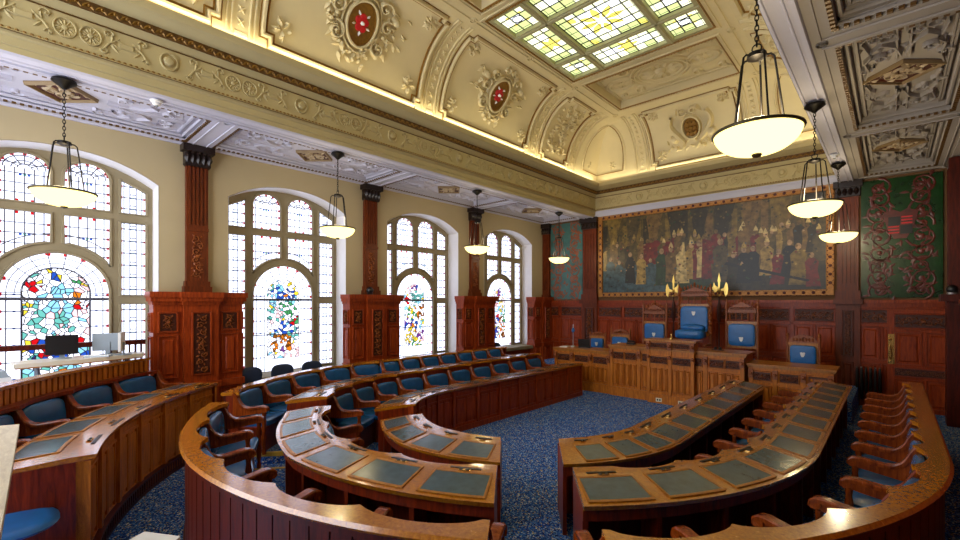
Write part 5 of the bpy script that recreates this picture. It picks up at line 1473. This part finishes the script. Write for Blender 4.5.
# ------------------------------------------------------------------ odd furniture near the camera and at the window
def stack_chair(x, y, z, rz, label):
    r = empty('round_back_chair', (x, y, z), rz, label, 'chair', None)
    m = MB(); m.pillow((0, .02, .45), (.23, .22, .035), .5); m.build('seat', 'leather_dark', r)
    m = MB(); m.pillow((0, 0, 0), (.24, .04, .17), .7, 0, 20, 10, lambda a, b, c: (a, -.2+b+a*a*.6, .80+c)); m.build('backrest', 'leather_dark', r)
    for sx in (-1, 1):
        for sy in (-1, 1):
            m = MB(); m.tube([(sx*.19, sy*.18, 0), (sx*.19, sy*.18, .43)] if sy > 0 else [(sx*.19, -.18, 0), (sx*.19, -.2, .45), (sx*.19, -.23, .75)], .012, 6); m.build('leg', 'iron', r)
stack_chair(-9.28, 2.95+.45, .17, -PI/2, 'dark blue round-backed chair between the window and the bench back, nearest the pier')
stack_chair(-9.28, 4.05, .17, -PI/2, 'dark blue round-backed chair under the second window, second from the pier')
stack_chair(-9.28, 4.7, .17, -PI/2, 'dark blue round-backed chair under the second window, farthest from the pier')
stack_chair(-9.26, 10.9, .17, -PI/2, 'dark blue chair back rising under the last window')
r = empty('oak_table', (0, 0, 0), 0, 'pale limed oak table top cut by the frame beside the camera', 'table')
m = MB(); k = (2.45-1.5)/1.15
pt = [(-4.98, .10), (-5.20, -.35), (-2.6, -.75), (-2.7, .0)]
m.prism(pt, 1.455, 1.50, 0); m.build('table_top', 'oak_pale', r)
m = MB(); m.prism([(-4.9, .04), (-5.1, -.33), (-2.65, -.7), (-2.75, -.05)], 1.38, 1.455, 0); m.build('apron', 'oak_dark', r)
for x, y in ((-5.0, -.3), (-2.75, -.6)):
    m = MB(); m.tube([(x, y, 0), (x, y, 1.38)], .035, 10); m.build('leg', 'oak_dark', r)
r = empty('side_table', (0, 0, 0), 0, 'corner of a small white table at the foot of the aisle', 'table')
m = MB(); m.prism([(-3.30, .59), (-3.05, .53-.35), (-2.72, .42), (-3.08, .72)], 1.04, 1.07, 0); m.build('table_top', 'white', r)
m = MB(); m.tube([(-3.04, .48, 0), (-3.04, .48, 1.04)], .03, 10); m.lathe([(.2, 0), (.19, .02), (.03, .05)], (-3.04, .48, 0), 16); m.build('pedestal', 'grey', r)
r = empty('blue_stool', (-5.12, .0, .0), 0, 'round pale-blue stool seat below the end of the outer desk', 'stool')
m = MB(); m.pillow((0, 0, .68), (.34, .34, .045), .8, 0, 28, 8); m.build('seat', 'leather_bright', r)
m = MB(); m.tube([(0, 0, .04), (0, 0, .64)], .03, 10); m.lathe([(.24, 0), (.23, .03), (.04, .06)], (0, 0, 0), 18); m.build('pedestal', 'iron', r)

# ------------------------------------------------------------------ light
def area(name, loc, rot, sx, sy, e, col):
    L = bpy.data.lights.new(name, 'AREA'); L.shape = 'RECTANGLE'; L.size = sx; L.size_y = sy; L.energy = e; L.color = col
    o = bpy.data.objects.new(name, L); COL.objects.link(o); o.location = loc; o.rotation_euler = rot
    return o
WARM = (1, .85, .56)
LY = NY-.4-YB
area('cove_lamp', (NX0+.2, (NY-.4+YB)/2, 6.47), (0, rad(180-28), 0), .08, LY, 48, WARM)
area('cove_lamp', (NX1-.2, (NY-.4+YB)/2, 6.47), (0, rad(180+28), 0), .08, LY, 36, WARM)
area('cove_lamp', ((NX0+NX1)/2, NY-.2, 6.47), (rad(180+28), 0, 0), NX1-NX0-.6, .08, 20, WARM)
w = bpy.data.worlds.new('world'); SC.world = w; w.use_nodes = True
w.node_tree.nodes['Background'].inputs['Color'].default_value = (.8, .83, .9, 1)
w.node_tree.nodes['Background'].inputs['Strength'].default_value = 4.5

# ------------------------------------------------------------------ camera
cd = bpy.data.cameras.new('camera'); cam = bpy.data.objects.new('camera', cd); COL.objects.link(cam)
TH = math.atan2(413, 445)
cam.location = (0, 0, 2.45); cam.rotation_euler = (PI/2, 0, TH)
cd.sensor_width = 36; cd.lens = 36*445/960; cd.shift_y = 32/960; cd.clip_start = .05
SC.camera = cam
SC.view_settings.view_transform = 'Standard'; SC.view_settings.look = 'None'; SC.view_settings.gamma = 1
SC.view_settings.use_curve_mapping = False; SC.view_settings.exposure = 0.4
SC.cycles.use_denoising = True
SC.cycles.max_bounces = 8; SC.cycles.diffuse_bounces = 5; SC.cycles.glossy_bounces = 4
SC.cycles.sample_clamp_indirect = 6
